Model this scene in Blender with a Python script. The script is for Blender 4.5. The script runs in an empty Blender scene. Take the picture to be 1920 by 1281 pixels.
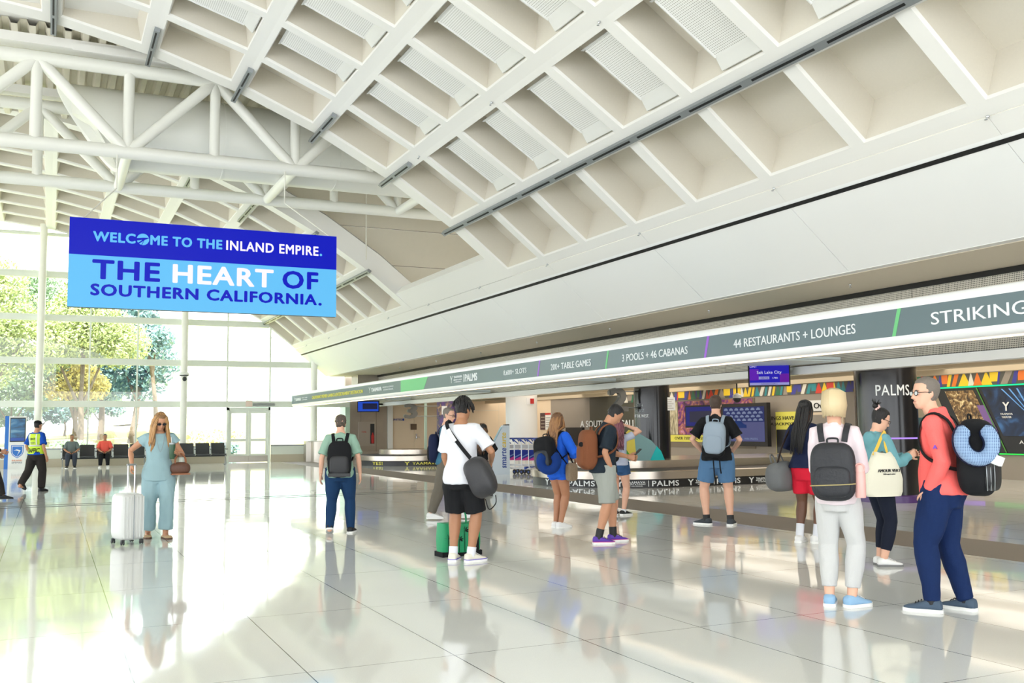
import bpy, bmesh, math, random
from math import sin, cos, pi, radians as R, sqrt, atan2
from mathutils import Vector as V, Matrix as MX, noise
random.seed(7)
SC = bpy.context.scene
COL = SC.collection

# ---------------------------------------------------------------- camera
F_PX, YAW, PITCH, ROLL, EYE = 1836.7, 0.439772, 0.0870055, -0.00948652, 1.45
_f = V((sin(YAW)*cos(PITCH), cos(YAW)*cos(PITCH), sin(PITCH)))
_r = V((cos(YAW), -sin(YAW), 0)); _u = _r.cross(_f)
RT = _r*cos(ROLL)+_u*sin(ROLL); UP = -_r*sin(ROLL)+_u*cos(ROLL); FW = _f
cam_d = bpy.data.cameras.new('camera'); cam = bpy.data.objects.new('camera', cam_d); COL.objects.link(cam)
cam_d.sensor_width = 36; cam_d.sensor_fit = 'HORIZONTAL'; cam_d.lens = F_PX*36/1920
cam_d.clip_end = 600
cam.matrix_world = MX(((RT.x, UP.x, -FW.x, 0), (RT.y, UP.y, -FW.y, 0), (RT.z, UP.z, -FW.z, EYE), (0, 0, 0, 1)))
SC.camera = cam

# ---------------------------------------------------------------- sky, sun, exposure
world = bpy.data.worlds.new('sky'); SC.world = world; world.use_nodes = True
wn = world.node_tree.nodes; wl = world.node_tree.links
wn.clear()
wo = wn.new('ShaderNodeOutputWorld'); wb = wn.new('ShaderNodeBackground')
wb.inputs[0].default_value = (0.93, 0.97, 1.0, 1); wb.inputs[1].default_value = 2.1
wl.new(wb.outputs[0], wo.inputs[0])
sd = bpy.data.lights.new('sun', 'SUN'); sd.energy = 7.0; sd.angle = R(1.0); sd.color = (1, .96, .88)
sun = bpy.data.objects.new('sun', sd); COL.objects.link(sun)
sun.rotation_euler = V((0.25, 0.45, -0.85)).to_track_quat('-Z', 'Y').to_euler()
SC.view_settings.view_transform = 'Standard'; SC.view_settings.look = 'None'
SC.view_settings.exposure = 1.1; SC.view_settings.gamma = 1.0
SC.view_settings.use_curve_mapping = False
SC.cycles.max_bounces = 10; SC.cycles.diffuse_bounces = 5; SC.cycles.glossy_bounces = 4
SC.cycles.transparent_max_bounces = 12; SC.cycles.caustics_reflective = False; SC.cycles.caustics_refractive = False

def pix(px, py):
    return (FW + RT*((px-960)/F_PX) - UP*((py-640.5)/F_PX))
def floor_at(px, py):
    d = pix(px, py); return V((0, 0, EYE)) + d*(-EYE/d.z)
def on_x(px, py, X):
    d = pix(px, py); return V((0, 0, EYE)) + d*(X/d.x)
def on_y(px, py, Y):
    d = pix(px, py); return V((0, 0, EYE)) + d*(Y/d.y)

# ---------------------------------------------------------------- materials
def srgb(r, g, b):
    return tuple((c/255/12.92 if c/255 <= .04045 else ((c/255+.055)/1.055)**2.4) for c in (r, g, b)) + (1,)
MATS = {}
def mat(name, col, rough=.6, metal=0, spec=.5, var=0, vscale=8, bump=0, bscale=60, emit=0, coat=0, stretch=None):
    if name in MATS: return MATS[name]
    m = bpy.data.materials.new(name); m.use_nodes = True; MATS[name] = m
    nt = m.node_tree; b = nt.nodes['Principled BSDF']
    c = srgb(*col) if len(col) == 3 else col
    b.inputs['Base Color'].default_value = c; b.inputs['Roughness'].default_value = rough
    b.inputs['Metallic'].default_value = metal; b.inputs['Specular IOR Level'].default_value = spec
    if coat: b.inputs['Coat Weight'].default_value = coat; b.inputs['Coat Roughness'].default_value = .05
    if emit:
        b.inputs['Emission Color'].default_value = c; b.inputs['Emission Strength'].default_value = emit*.45; b.inputs['Base Color'].default_value = (c[0]*.1, c[1]*.1, c[2]*.1, 1); b.inputs['Specular IOR Level'].default_value = .15
    if var or bump:
        tc = nt.nodes.new('ShaderNodeTexCoord'); mp = nt.nodes.new('ShaderNodeMapping')
        if stretch: mp.inputs['Scale'].default_value = stretch
        nt.links.new(tc.outputs['Object'], mp.inputs['Vector'])
    if var:
        n = nt.nodes.new('ShaderNodeTexNoise'); n.inputs['Scale'].default_value = vscale; n.inputs['Detail'].default_value = 4
        nt.links.new(mp.outputs[0], n.inputs['Vector'])
        x = nt.nodes.new('ShaderNodeMix'); x.data_type = 'RGBA'
        x.inputs[6].default_value = tuple(min(1, k*(1-var)) for k in c[:3])+(1,)
        x.inputs[7].default_value = tuple(min(1, k*(1+var)) for k in c[:3])+(1,)
        nt.links.new(n.outputs['Fac'], x.inputs[0]); nt.links.new(x.outputs[2], b.inputs['Base Color'])
    if bump:
        n = nt.nodes.new('ShaderNodeTexNoise'); n.inputs['Scale'].default_value = bscale; n.inputs['Detail'].default_value = 3
        nt.links.new(mp.outputs[0], n.inputs['Vector'])
        bp = nt.nodes.new('ShaderNodeBump'); bp.inputs['Strength'].default_value = bump; bp.inputs['Distance'].default_value = .02
        nt.links.new(n.outputs['Fac'], bp.inputs['Height']); nt.links.new(bp.outputs[0], b.inputs['Normal'])
    return m

def dots_mat(name, base, dark, pitch, axes, fill=.3, rough=.5, metal=0):
    """perforated sheet: round holes on a square grid in object space"""
    m = bpy.data.materials.new(name); m.use_nodes = True; nt = m.node_tree; N = nt.nodes.new; Lk = nt.links.new
    b = nt.nodes['Principled BSDF']; b.inputs['Roughness'].default_value = rough; b.inputs['Metallic'].default_value = metal
    tc = N('ShaderNodeTexCoord'); sp = N('ShaderNodeSeparateXYZ'); Lk(tc.outputs['Object'], sp.inputs[0])
    sq = []
    for a in axes:
        d = N('ShaderNodeMath'); d.operation = 'DIVIDE'; d.inputs[1].default_value = pitch; Lk(sp.outputs[a], d.inputs[0])
        f = N('ShaderNodeMath'); f.operation = 'FRACT'; Lk(d.outputs[0], f.inputs[0])
        s = N('ShaderNodeMath'); s.operation = 'SUBTRACT'; s.inputs[1].default_value = .5; Lk(f.outputs[0], s.inputs[0])
        p = N('ShaderNodeMath'); p.operation = 'MULTIPLY'; Lk(s.outputs[0], p.inputs[0]); Lk(s.outputs[0], p.inputs[1]); sq.append(p)
    ad = N('ShaderNodeMath'); ad.operation = 'ADD'; Lk(sq[0].outputs[0], ad.inputs[0]); Lk(sq[1].outputs[0], ad.inputs[1])
    lt = N('ShaderNodeMath'); lt.operation = 'LESS_THAN'; lt.inputs[1].default_value = fill*fill; Lk(ad.outputs[0], lt.inputs[0])
    x = N('ShaderNodeMix'); x.data_type = 'RGBA'; x.inputs[6].default_value = srgb(*base); x.inputs[7].default_value = srgb(*dark)
    Lk(lt.outputs[0], x.inputs[0]); Lk(x.outputs[2], b.inputs['Base Color'])
    return m

def glass_mat(name, tint=(.97, 1, .99), refl=.5):
    m = bpy.data.materials.new(name); m.use_nodes = True; nt = m.node_tree; nt.nodes.clear(); N = nt.nodes.new; Lk = nt.links.new
    o = N('ShaderNodeOutputMaterial'); mx = N('ShaderNodeMixShader'); t = N('ShaderNodeBsdfTransparent'); g = N('ShaderNodeBsdfGlossy')
    t.inputs[0].default_value = tint+(1,); g.inputs['Roughness'].default_value = .01
    fr = N('ShaderNodeFresnel'); fr.inputs[0].default_value = 1.5
    mu = N('ShaderNodeMath'); mu.operation = 'MULTIPLY'; mu.inputs[1].default_value = refl*2; Lk(fr.outputs[0], mu.inputs[0])
    Lk(mu.outputs[0], mx.inputs[0]); Lk(t.outputs[0], mx.inputs[1]); Lk(g.outputs[0], mx.inputs[2]); Lk(mx.outputs[0], o.inputs[0])
    return m

# ---------------------------------------------------------------- mesh builder
class MB:
    def __init__(s): s.v = []; s.f = []; s.m = []
    def face(s, pts, mi=0):
        n = len(s.v); s.v += [tuple(p) for p in pts]; s.f.append(tuple(range(n, n+len(pts)))); s.m.append(mi); return s
    def grid(s, rows, mi=0, closed=True, cap0=True, cap1=True):
        n0 = len(s.v); k = len(rows[0])
        for r in rows: s.v += [tuple(p) for p in r]
        for i in range(len(rows)-1):
            for j in range(k if closed else k-1):
                a = n0+i*k+j; b = n0+i*k+(j+1) % k
                s.f.append((a, b, b+k, a+k)); s.m.append(mi)
        if closed and cap0: s.f.append(tuple(range(n0+k-1, n0-1, -1))); s.m.append(mi)
        if closed and cap1:
            e = n0+(len(rows)-1)*k; s.f.append(tuple(range(e, e+k))); s.m.append(mi)
        return s
    def hexa(s, p, mi=0):
        """p: 8 points, bottom 0-3 counter-clockwise seen from above, top 4-7"""
        n = len(s.v); s.v += [tuple(q) for q in p]
        for f in ((3, 2, 1, 0), (4, 5, 6, 7), (0, 1, 5, 4), (1, 2, 6, 5), (2, 3, 7, 6), (3, 0, 4, 7)):
            s.f.append(tuple(n+i for i in f)); s.m.append(mi)
        return s
    def box(s, x0, x1, y0, y1, z0, z1, mi=0):
        return s.hexa([(x0, y0, z0), (x1, y0, z0), (x1, y1, z0), (x0, y1, z0), (x0, y0, z1), (x1, y0, z1), (x1, y1, z1), (x0, y1, z1)], mi)
    def obox(s, c, ax, ay, az, mi=0):
        c = V(c); ax = V(ax); ay = V(ay); az = V(az)
        return s.hexa([c-ax-ay-az, c+ax-ay-az, c+ax+ay-az, c-ax+ay-az, c-ax-ay+az, c+ax-ay+az, c+ax+ay+az, c-ax+ay+az], mi)
    def loft(s, pts, rad, seg=12, mi=0, up=None, p=2):
        """tube through pts; rad = number or (r_side, r_up) per point"""
        pts = [V(q) for q in pts]; rows = []; prev = V(up) if up else None
        for i, c in enumerate(pts):
            t = (pts[min(i+1, len(pts)-1)]-pts[max(i-1, 0)]).normalized()
            if prev is None: prev = V((0, 0, 1)) if abs(t.z) < .9 else V((0, 1, 0))
            u = (V(up) if up else prev); u = (u-t*u.dot(t))
            if u.length < 1e-4: u = prev-t*prev.dot(t)
            u.normalize(); w = t.cross(u); prev = u
            r = rad[i] if isinstance(rad, (list, tuple)) and not (len(rad) == 2 and len(pts) != 2 and not isinstance(rad[0], (list, tuple))) else rad
            a, b = (r if isinstance(r, (list, tuple)) else (r, r))
            row = []
            for k in range(seg):
                an = 2*pi*k/seg; cx, sy = cos(an), sin(an)
                if p != 2: cx = math.copysign(abs(cx)**(2/p), cx); sy = math.copysign(abs(sy)**(2/p), sy)
                row.append(c+w*(a*cx)+u*(b*sy))
            rows.append(row)
        return s.grid(rows, mi)
    def rod(s, a, b, r, seg=10, mi=0):
        return s.loft([a, b], [r, r], seg, mi)
    def lathe(s, prof, c=(0, 0, 0), seg=24, mi=0):
        rows = [[(c[0]+r*cos(2*pi*k/seg), c[1]+r*sin(2*pi*k/seg), c[2]+z) for k in range(seg)] for r, z in prof]
        return s.grid(rows, mi)
    def ell(s, c, r, p=2, rot=None, seg=20, rings=12, mi=0, pz=None):
        pz = pz or p; rows = []; c = V(c)
        sg = lambda x, e: math.copysign(abs(x)**e, x)
        for i in range(rings+1):
            ph = -pi/2+pi*(i+.02)/(rings+.04)
            row = []
            for k in range(seg):
                th = 2*pi*k/seg
                q = V((r[0]*sg(cos(ph), 2/pz)*sg(cos(th), 2/p), r[1]*sg(cos(ph), 2/pz)*sg(sin(th), 2/p), r[2]*sg(sin(ph), 2/pz)))
                if rot: q = rot @ q
                row.append(c+q)
            rows.append(row)
        return s.grid(rows, mi)
    def xform(s, M): s.v = [tuple(M @ V(q)) for q in s.v]; return s
    def add(s, o, mi=None):
        n = len(s.v); s.v += o.v; s.f += [tuple(i+n for i in f) for f in o.f]; s.m += [mi if mi is not None else k for k in o.m]; return s
    def mesh(s, name):
        me = bpy.data.meshes.new(name); me.from_pydata(s.v, [], s.f); me.update(); return me
    def build(s, name, mats, parent=None, origin=None, smooth=True, angle=38, kind=None):
        o = origin if origin is not None else ((0, 0, 0) if parent is None or parent.get('_local') else parent.location)
        if o is not None: o = V(o); s.v = [tuple(V(q)-o) for q in s.v]
        me = s.mesh(name)
        for m in (mats if isinstance(mats, (list, tuple)) else [mats]): me.materials.append(m)
        for p, k in zip(me.polygons, s.m): p.material_index = k
        ob = bpy.data.objects.new(name, me); COL.objects.link(ob)
        if parent: ob.parent = parent
        elif origin is not None: ob.location = origin
        if smooth: me.shade_smooth(); me.set_sharp_from_angle(angle=R(angle))
        if kind: ob['kind'] = kind
        return ob
def tag(o, label, cat, group=None, kind=None):
    o['label'] = label; o['category'] = cat
    if group: o['group'] = group
    if kind: o['kind'] = kind
    return o
def thing(name, label, cat, loc, rz=0, group=None, local=False):
    o = bpy.data.objects.new(name, None); COL.objects.link(o); o.location = V(loc); o.rotation_euler = (0, 0, rz)
    o.empty_display_size = .2
    if local: o['_local'] = 1
    return tag(o, label, cat, group)
def struct(mb, name, mats, **k): return mb.build(name, mats, kind='structure', **k)
def copy_tree(o, parent=None):
    c = o.copy(); COL.objects.link(c)
    if parent: c.parent = parent
    for ch in list(o.children): copy_tree(ch, c)
    return c
_font = None
def text_mb(s, w=None, h=None, bold=0.0, depth=.004, space=1.0, italic=0, align='CENTER'):
    """text as a mesh in the XY plane, centred (or left aligned), scaled to width w / height h"""
    cu = bpy.data.curves.new('t', 'FONT'); cu.body = s; cu.size = 1; cu.offset = 0; cu.extrude = .01; cu.space_character = space; cu.shear = italic
    cu.resolution_u = 3
    ob = bpy.data.objects.new('t', cu); COL.objects.link(ob)
    dg = bpy.context.evaluated_depsgraph_get(); me = bpy.data.meshes.new_from_object(ob.evaluated_get(dg))
    mb = MB(); mb.v = [tuple(q.co) for q in me.vertices]; mb.f = [tuple(p.vertices) for p in me.polygons]; mb.m = [0]*len(mb.f)
    bpy.data.objects.remove(ob); bpy.data.curves.remove(cu); bpy.data.meshes.remove(me)
    if not mb.v: return mb
    if bold:                                            # heavier strokes: overlapping shifted copies
        b0 = list(mb.v), list(mb.f)
        for kk, (dx, dy) in enumerate(((1, 0), (-1, 0), (0, .8), (0, -.8), (.7, .6), (-.7, .6), (.7, -.6), (-.7, -.6))):
            n = len(mb.v); mb.v += [(x+dx*bold, y+dy*bold, z*(1-.02*(kk+1))+.0008*(kk+1)) for x, y, z in b0[0]]; mb.f += [tuple(i+n for i in f) for f in b0[1]]
        mb.m = [0]*len(mb.f)
    x0, x1 = min(q[0] for q in mb.v), max(q[0] for q in mb.v); y0, y1 = min(q[1] for q in mb.v), max(q[1] for q in mb.v)
    sx = w/(x1-x0) if w else None; sy = h/(y1-y0) if h else None
    sx = sx or sy; sy = sy or sx
    ox = (x0+x1)/2 if align == 'CENTER' else x0
    mb.v = [((q[0]-ox)*sx, (q[1]-(y0+y1)/2)*sy, q[2]*depth/.01) for q in mb.v]
    return mb
def split_words(tm, n):
    """cut a line of lettering at its n-1 widest gaps: one mesh per word"""
    if n < 2: return [tm]
    iv = sorted((min(tm.v[i][0] for i in f), max(tm.v[i][0] for i in f), k) for k, f in enumerate(tm.f))
    gaps = []; hi = iv[0][1]
    for a, b, k in iv[1:]:
        if a > hi: gaps.append((a-hi, (a+hi)/2))
        hi = max(hi, b)
    cuts = sorted(c for g, c in sorted(gaps, reverse=True)[:n-1]); out = [MB() for _ in range(len(cuts)+1)]
    for f in tm.f:
        xm = sum(tm.v[i][0] for i in f)/len(f); out[sum(xm > c for c in cuts)].face([tm.v[i] for i in f])
    return out
def frame_m(c, ex, ey):
    ex = V(ex).normalized(); ey = V(ey).normalized(); ez = ex.cross(ey); c = V(c)
    return MX(((ex.x, ey.x, ez.x, c.x), (ex.y, ey.y, ez.y, c.y), (ex.z, ey.z, ez.z, c.z), (0, 0, 0, 1)))
# ================================================================ materials of the hall
M_white = mat('painted white', (238, 237, 233), .55, bump=.05, bscale=25)
M_coffer = mat('coffer plaster', (218, 212, 199), .8, var=.03, vscale=30, bump=.12, bscale=90)
M_panelw = mat('panel white', (232, 233, 231), .4)
M_bulk = mat('bulkhead panel', (246, 247, 246), .5, bump=.03, bscale=40)
M_enam = mat('glossy white enamel', (250, 251, 252), .22, spec=.7)
M_conc = mat('tan plaster wall', (218, 212, 197), .8, var=.03, vscale=6, bump=.08, bscale=70)
M_steelw = mat('white enamel steel', (238, 238, 230), .35)
M_black = mat('black gap', (10, 10, 12), .6)
M_track = mat('grey aluminium', (150, 155, 158), .4, .6)
M_dark = mat('dark grey', (45, 47, 50), .5)
M_chrome = mat('chrome', (215, 218, 222), .18, 1)
M_brush = mat('brushed steel', (176, 170, 160), .32, .9, var=.06, vscale=5, stretch=(1, 1, .05))
M_brushv = mat('brushed steel wall', (168, 160, 148), .3, .75, var=.12, vscale=2.2)
M_tan = mat('tan ceiling', (205, 190, 165), .7)
M_beige = mat('beige wall', (226, 208, 182), .6, var=.02, vscale=2)
M_greyw = mat('grey wall', (150, 142, 132), .6, var=.04, vscale=2)
M_olive = mat('dark olive wall', (72, 72, 62), .5)
M_glass = glass_mat('window glass', (.95, 1, .985), .95)
M_mull = mat('pale green white frame', (226, 232, 222), .4)
M_kick = mat('kick band beige', (196, 186, 166), .5)
M_perf = dots_mat('perforated white sheet', (238, 238, 235), (176, 174, 167), .036, (0, 1), .27, .5)
M_grille = dots_mat('perforated metal', (214, 208, 196), (52, 49, 46), .030, (1, 2), .30, .4, .1)
M_galv = mat('galvanised deck', (224, 218, 200), .4, .15, var=.15, vscale=3, stretch=(4, .4, 1))
M_red = mat('red', (190, 40, 38), .5)
M_paper = mat('paper white', (238, 240, 240), .6)
M_ink = mat('black ink', (25, 25, 28), .6)
M_navyink = mat('blue ink', (20, 60, 150), .5)

# ================================================================ floor
def floor_mat():
    m = bpy.data.materials.new('polished terrazzo tile'); m.use_nodes = True; nt = m.node_tree; N = nt.nodes.new; Lk = nt.links.new
    b = nt.nodes['Principled BSDF']
    tc = N('ShaderNodeTexCoord'); sp = N('ShaderNodeSeparateXYZ'); Lk(tc.outputs['Object'], sp.inputs[0])
    def line(ax, off, pitch, half):
        a = N('ShaderNodeMath'); a.operation = 'SUBTRACT'; a.inputs[1].default_value = off; Lk(sp.outputs[ax], a.inputs[0])
        d = N('ShaderNodeMath'); d.operation = 'DIVIDE'; d.inputs[1].default_value = pitch; Lk(a.outputs[0], d.inputs[0])
        f = N('ShaderNodeMath'); f.operation = 'FRACT'; Lk(d.outputs[0], f.inputs[0])
        s = N('ShaderNodeMath'); s.operation = 'SUBTRACT'; s.inputs[1].default_value = .5; Lk(f.outputs[0], s.inputs[0])
        q = N('ShaderNodeMath'); q.operation = 'ABSOLUTE'; Lk(s.outputs[0], q.inputs[0])
        g = N('ShaderNodeMath'); g.operation = 'GREATER_THAN'; g.inputs[1].default_value = .5-half/pitch; Lk(q.outputs[0], g.inputs[0])
        return g
    g1 = line(0, .48, .949, .0038); g2 = line(1, 4.07, 1.892, .0032)
    mx = N('ShaderNodeMath'); mx.operation = 'MAXIMUM'; Lk(g1.outputs[0], mx.inputs[0]); Lk(g2.outputs[0], mx.inputs[1])
    n = N('ShaderNodeTexNoise'); n.inputs['Scale'].default_value = 140; n.inputs['Detail'].default_value = 2; Lk(tc.outputs['Object'], n.inputs['Vector'])
    n2 = N('ShaderNodeTexNoise'); n2.inputs['Scale'].default_value = .6; Lk(tc.outputs['Object'], n2.inputs['Vector'])
    c1 = N('ShaderNodeMix'); c1.data_type = 'RGBA'; c1.inputs[6].default_value = srgb(228, 230, 227); c1.inputs[7].default_value = srgb(245, 248, 246); Lk(n.outputs[0], c1.inputs[0])
    c2 = N('ShaderNodeMix'); c2.data_type = 'RGBA'; c2.blend_type = 'MULTIPLY'; c2.inputs[0].default_value = .12; Lk(c1.outputs[2], c2.inputs[6]); Lk(n2.outputs[0], c2.inputs[7])
    c3 = N('ShaderNodeMix'); c3.data_type = 'RGBA'; c3.inputs[7].default_value = srgb(96, 104, 106); Lk(c2.outputs[2], c3.inputs[6]); Lk(mx.outputs[0], c3.inputs[0])
    Lk(c3.outputs[2], b.inputs['Base Color'])
    b.inputs['Roughness'].default_value = .06; b.inputs['IOR'].default_value = 1.62
    w = N('ShaderNodeTexNoise'); w.inputs['Scale'].default_value = 1.1; w.inputs['Detail'].default_value = 1; Lk(tc.outputs['Object'], w.inputs['Vector'])
    bp = N('ShaderNodeBump'); bp.inputs['Strength'].default_value = .05; bp.inputs['Distance'].default_value = .05; Lk(w.outputs[0], bp.inputs['Height']); Lk(bp.outputs[0], b.inputs['Normal'])
    return m
M_floor = floor_mat()
mb = MB(); mb.box(-17.8, 30, -12, 45.2, -.2, 0); struct(mb, 'floor', M_floor, smooth=False)
M_strip = mat('walk-off mat strip', (128, 117, 106), .6, var=.12, vscale=120)
mb = MB(); mb.box(9.18, 10.46, -12, 43.6, 0, .003); struct(mb, 'trim_1', M_strip, smooth=False)
mb = MB()
for y in (21.1, 21.55): mb.box(-17.5, 9.17, y, y+.045, 0, .004)
struct(mb, 'trim_2', M_dark, smooth=False)

# ================================================================ coffered vault
CX, CZ, RAD = -3.27, -10.2, 20.2
def arc(deg): return V((CX+RAD*sin(R(deg)), 0, CZ+RAD*cos(R(deg))))
def arc_z(x): return CZ+sqrt(max(0, RAD*RAD-(x-CX)**2))
RIDGE = [35.8-5.39*k for k in range(15)]           # A, B, C ... from the right springing to the left one
ROWS = [(35.8, 40.9)]+[(RIDGE[k+1], RIDGE[k]) for k in range(14)]
def coffer_cell(mb, th0, th1, y0, y1, mu0=.12, mu1=.22, mvv=.12, depth=.58):
    p0, p1 = arc(th0), arc(th1); u = (p1-p0); L = u.length; u.normalize(); v = V((0, 1, 0)); n = V((u.z, 0, -u.x))
    if n.z > 0: n = -n                              # towards the hall
    W = y1-y0
    P = lambda a, b, d: p0+u*a+v*(y0+b)-n*d
    if th0 < -4: mu0, mu1 = mu1, mu0
    o = [P(0, 0, 0), P(L, 0, 0), P(L, W, 0), P(0, W, 0)]
    i = [P(mu0, mvv, 0), P(L-mu1, mvv, 0), P(L-mu1, W-mvv, 0), P(mu0, W-mvv, 0)]
    i2 = [P(mu0+.02, mvv+.02, .045), P(L-mu1-.02, mvv+.02, .045), P(L-mu1-.02, W-mvv-.02, .045), P(mu0+.02, W-mvv-.02, .045)]
    lo, hi = (.03, .24) if th0 >= -4 else (.24, .03)
    t = [P(mu0+lo, mvv+.05, depth), P(L-mu1-hi, mvv+.05, depth), P(L-mu1-hi, W-mvv-.05, depth), P(mu0+lo, W-mvv-.05, depth)]
    for k in range(4):
        j = (k+1) % 4
        mb.face([o[k], o[j], i[j], i[k]], 0); mb.face([i[k], i[j], i2[j], i2[k]], 0); mb.face([i2[k], i2[j], t[j], t[k]], 1)
    mb.face(t, 1)
    return P, L, W
def vault(ys, name):
    mb = MB()
    for th0, th1 in ROWS:
        for y0, y1 in zip(ys[:-1], ys[1:]): coffer_cell(mb, th0, th1, y0, y1)
    return struct(mb, name, [M_white, M_coffer], smooth=False)
Y1, Y2, YE = 21.5, 28.3, 44.3
NEAR = [19.25-1.9*k for k in range(17)][::-1]+[21.15]
vault(NEAR, 'ceiling')
FAR = [28.65+1.953*k for k in range(9)]
vault(FAR, 'ceiling')
# solid edge faces of the two vaults towards the clerestory gap, and roof skins over them
mb = MB()
for ya, yb in ((21.15, 21.5), (28.3, 28.65)):
    for th0, th1 in [(RIDGE[-1], RIDGE[-1])]+[(RIDGE[k+1], RIDGE[k]) for k in range(14)]+[(35.8, 40.9)]:
        a, b = arc(th0), arc(th1)
        if (a-b).length < .01: continue
        up0 = (a-V((CX, 0, CZ))).normalized()*.62; up1 = (b-V((CX, 0, CZ))).normalized()*.62
        q = lambda p, y: V((p.x, y, p.z))
        mb.hexa([q(a, ya), q(b, ya), q(b, yb), q(a, yb), q(a+up0, ya), q(b+up1, ya), q(b+up1, yb), q(a+up0, yb)])
struct(mb, 'trim_3', M_white, smooth=False)
mb = MB()
for ya, yb in ((NEAR[0], 21.5), (28.3, 44.6)):
    for k in range(15):
        a, b = ((arc(RIDGE[k]) if k < 15 else 0), arc(RIDGE[k+1]) if k < 14 else arc(-42)) if k >= 0 else 0
        s = lambda p: p+(p-V((CX, 0, CZ))).normalized()*.64
        a, b = s(a), s(b); mb.face([(a.x, ya, a.z), (b.x, ya, b.z), (b.x, yb, b.z), (a.x, yb, a.z)])
    a, b = s(arc(42.5)), s(arc(35.8)); mb.face([(a.x, ya, a.z), (b.x, ya, b.z), (b.x, yb, b.z), (a.x, yb, a.z)])
struct(mb, 'roof', M_white, smooth=False)
# springing strip, dark air slot and sloping bulkhead on the right
XB, ZB = 11.41, 3.85
S0, S1, S2 = arc(40.9), arc(41.75), V((10.27, 0, 4.78))
mb = MB()
def strip(mb, a, b, y0, y1, th=.06, mi=0):
    d = (b-a).normalized(); n = V((d.z, 0, -d.x)); n = n if n.z > 0 else -n
    q = lambda p, y: (p.x, y, p.z)
    mb.hexa([q(a, y0), q(b, y0), q(b, y1), q(a, y1), q(a+n*th, y0), q(b+n*th, y0), q(b+n*th, y1), q(a+n*th, y1)], mi)
yy = [NEAR[0]+3.8*k for k in range(16)]
for y0, y1 in zip(yy[:-1], yy[1:]): strip(mb, S0+V((.008, 0, -.008)), S1, y0+.006, min(y1, 44.4))
gapb = [arc(40.9-.5*k) for k in range(5)]           # solid skirt between the vaults
for a, b in zip(gapb[1:], gapb[:-1]): strip(mb, a, b, 21.5, 28.3, .3)
struct(mb, 'trim_4', M_white, smooth=False)
mb = MB(); strip(mb, S1, S2, NEAR[0], 44.4, .25); struct(mb, 'trim_5', M_bulk, smooth=False)
mb = MB()
d = (S2-S1); n = V((d.z, 0, -d.x)).normalized(); n = n if n.z < 0 else -n
a, b = S1+d*.42+n*.012, S1+d*.95+n*.012
mb.face([(a.x, NEAR[0], a.z), (b.x, NEAR[0], b.z), (b.x, 44.35, b.z), (a.x, 44.35, a.z)])
struct(mb, 'trim_6', M_black, smooth=False)
mb = MB()
for k in range(15):
    y0 = NEAR[0]+3.8*k
    strip(mb, S2, V((XB, 0, ZB)), y0+.005, min(y0+3.795, 44.4), .12)
mb.box(XB-.01, 13.5, NEAR[0], 44.4, ZB, ZB+.1, 0)
struct(mb, 'wall_right', M_bulk, smooth=False)
M_soff = mat('tan soffit', (228, 218, 200), .75)
mb = MB(); mb.box(XB+.16, 13.36, NEAR[0], 44.4, ZB-.012, ZB-.001); struct(mb, 'ceiling', M_soff, smooth=False)
mb = MB(); mb.box(13.3, 13.36, NEAR[0], 43.5, ZB-.1, ZB-.013); struct(mb, 'trim_7', M_black, smooth=False)

# perforated acoustic trays hanging in the coffers
def tray(th0, th1, y0, y1):
    p0, p1 = arc(th0), arc(th1); u = (p1-p0); L = u.length; u.normalize(); n = V((u.z, 0, -u.x)); n = n if n.z < 0 else -n
    mb = MB(); a0, a1 = .20, L-.27; b0, b1 = .135, .98                       # along the rib, along the hall
    z = .12
    mb.box(a0+.06, a1-.22, b0, b1, z, z+.02, 1)
    mb.hexa([(a1-.22, b0, z), (a1-.02, b0, z-.1), (a1-.02, b1, z-.1), (a1-.22, b1, z), (a1-.22, b0, z+.02), (a1, b0, z-.085), (a1, b1, z-.085), (a1-.22, b1, z+.02)], 2)
    mb.hexa([(a0+.02, b0, z-.03), (a0+.06, b0, z), (a0+.06, b1+.08, z), (a0+.02, b1+.08, z-.03), (a0+.02, b0, z-.01), (a0+.06, b0, z+.02), (a0+.06, b1+.08, z+.02), (a0+.02, b1+.08, z-.01)], 0)
    mb.box(a0+.06, a1-.2, b1-.02, b1, z-.03, z+.02, 0)
    ob = mb.build('ceiling_panel', [M_panelw, M_perf, mat('tray lip', (216, 216, 212), .5)], origin=(0, 0, 0), smooth=False)
    M = MX(((u.x, 0, -n.x, 0), (0, 1, 0, 0), (u.z, 0, -n.z, 0), (0, 0, 0, 1)))
    ob.matrix_world = MX.Translation(V((p0.x, y0, p0.z))) @ M
    return tag(ob, 'white perforated acoustic tray hanging inside a ceiling coffer', 'ceiling panel', 'perforated trays in the ceiling coffers')
proto = {}
for r in range(0, 5):
    th0, th1 = RIDGE[r+1], RIDGE[r]
    for y0, y1 in zip(NEAR[:-1], NEAR[1:]):
        if y1 > 19.6 or y1 < 5: continue
        c = (arc(th0)+arc(th1))/2+V((0, (y0+y1)/2, -EYE)); dz = c.dot(FW)
        px, py = 960+F_PX*c.dot(RT)/dz, 640-F_PX*c.dot(UP)/dz
        if dz < 1 or not (-150 < px < 2060 and -160 < py < 1300): continue
        if r not in proto: proto[r] = tray(th0, th1, y0, y1)
        else:
            c2 = proto[r].copy(); COL.objects.link(c2); c2.matrix_world = MX.Translation((0, y0-proto[r].matrix_world.translation.y, 0)) @ proto[r].matrix_world
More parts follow.
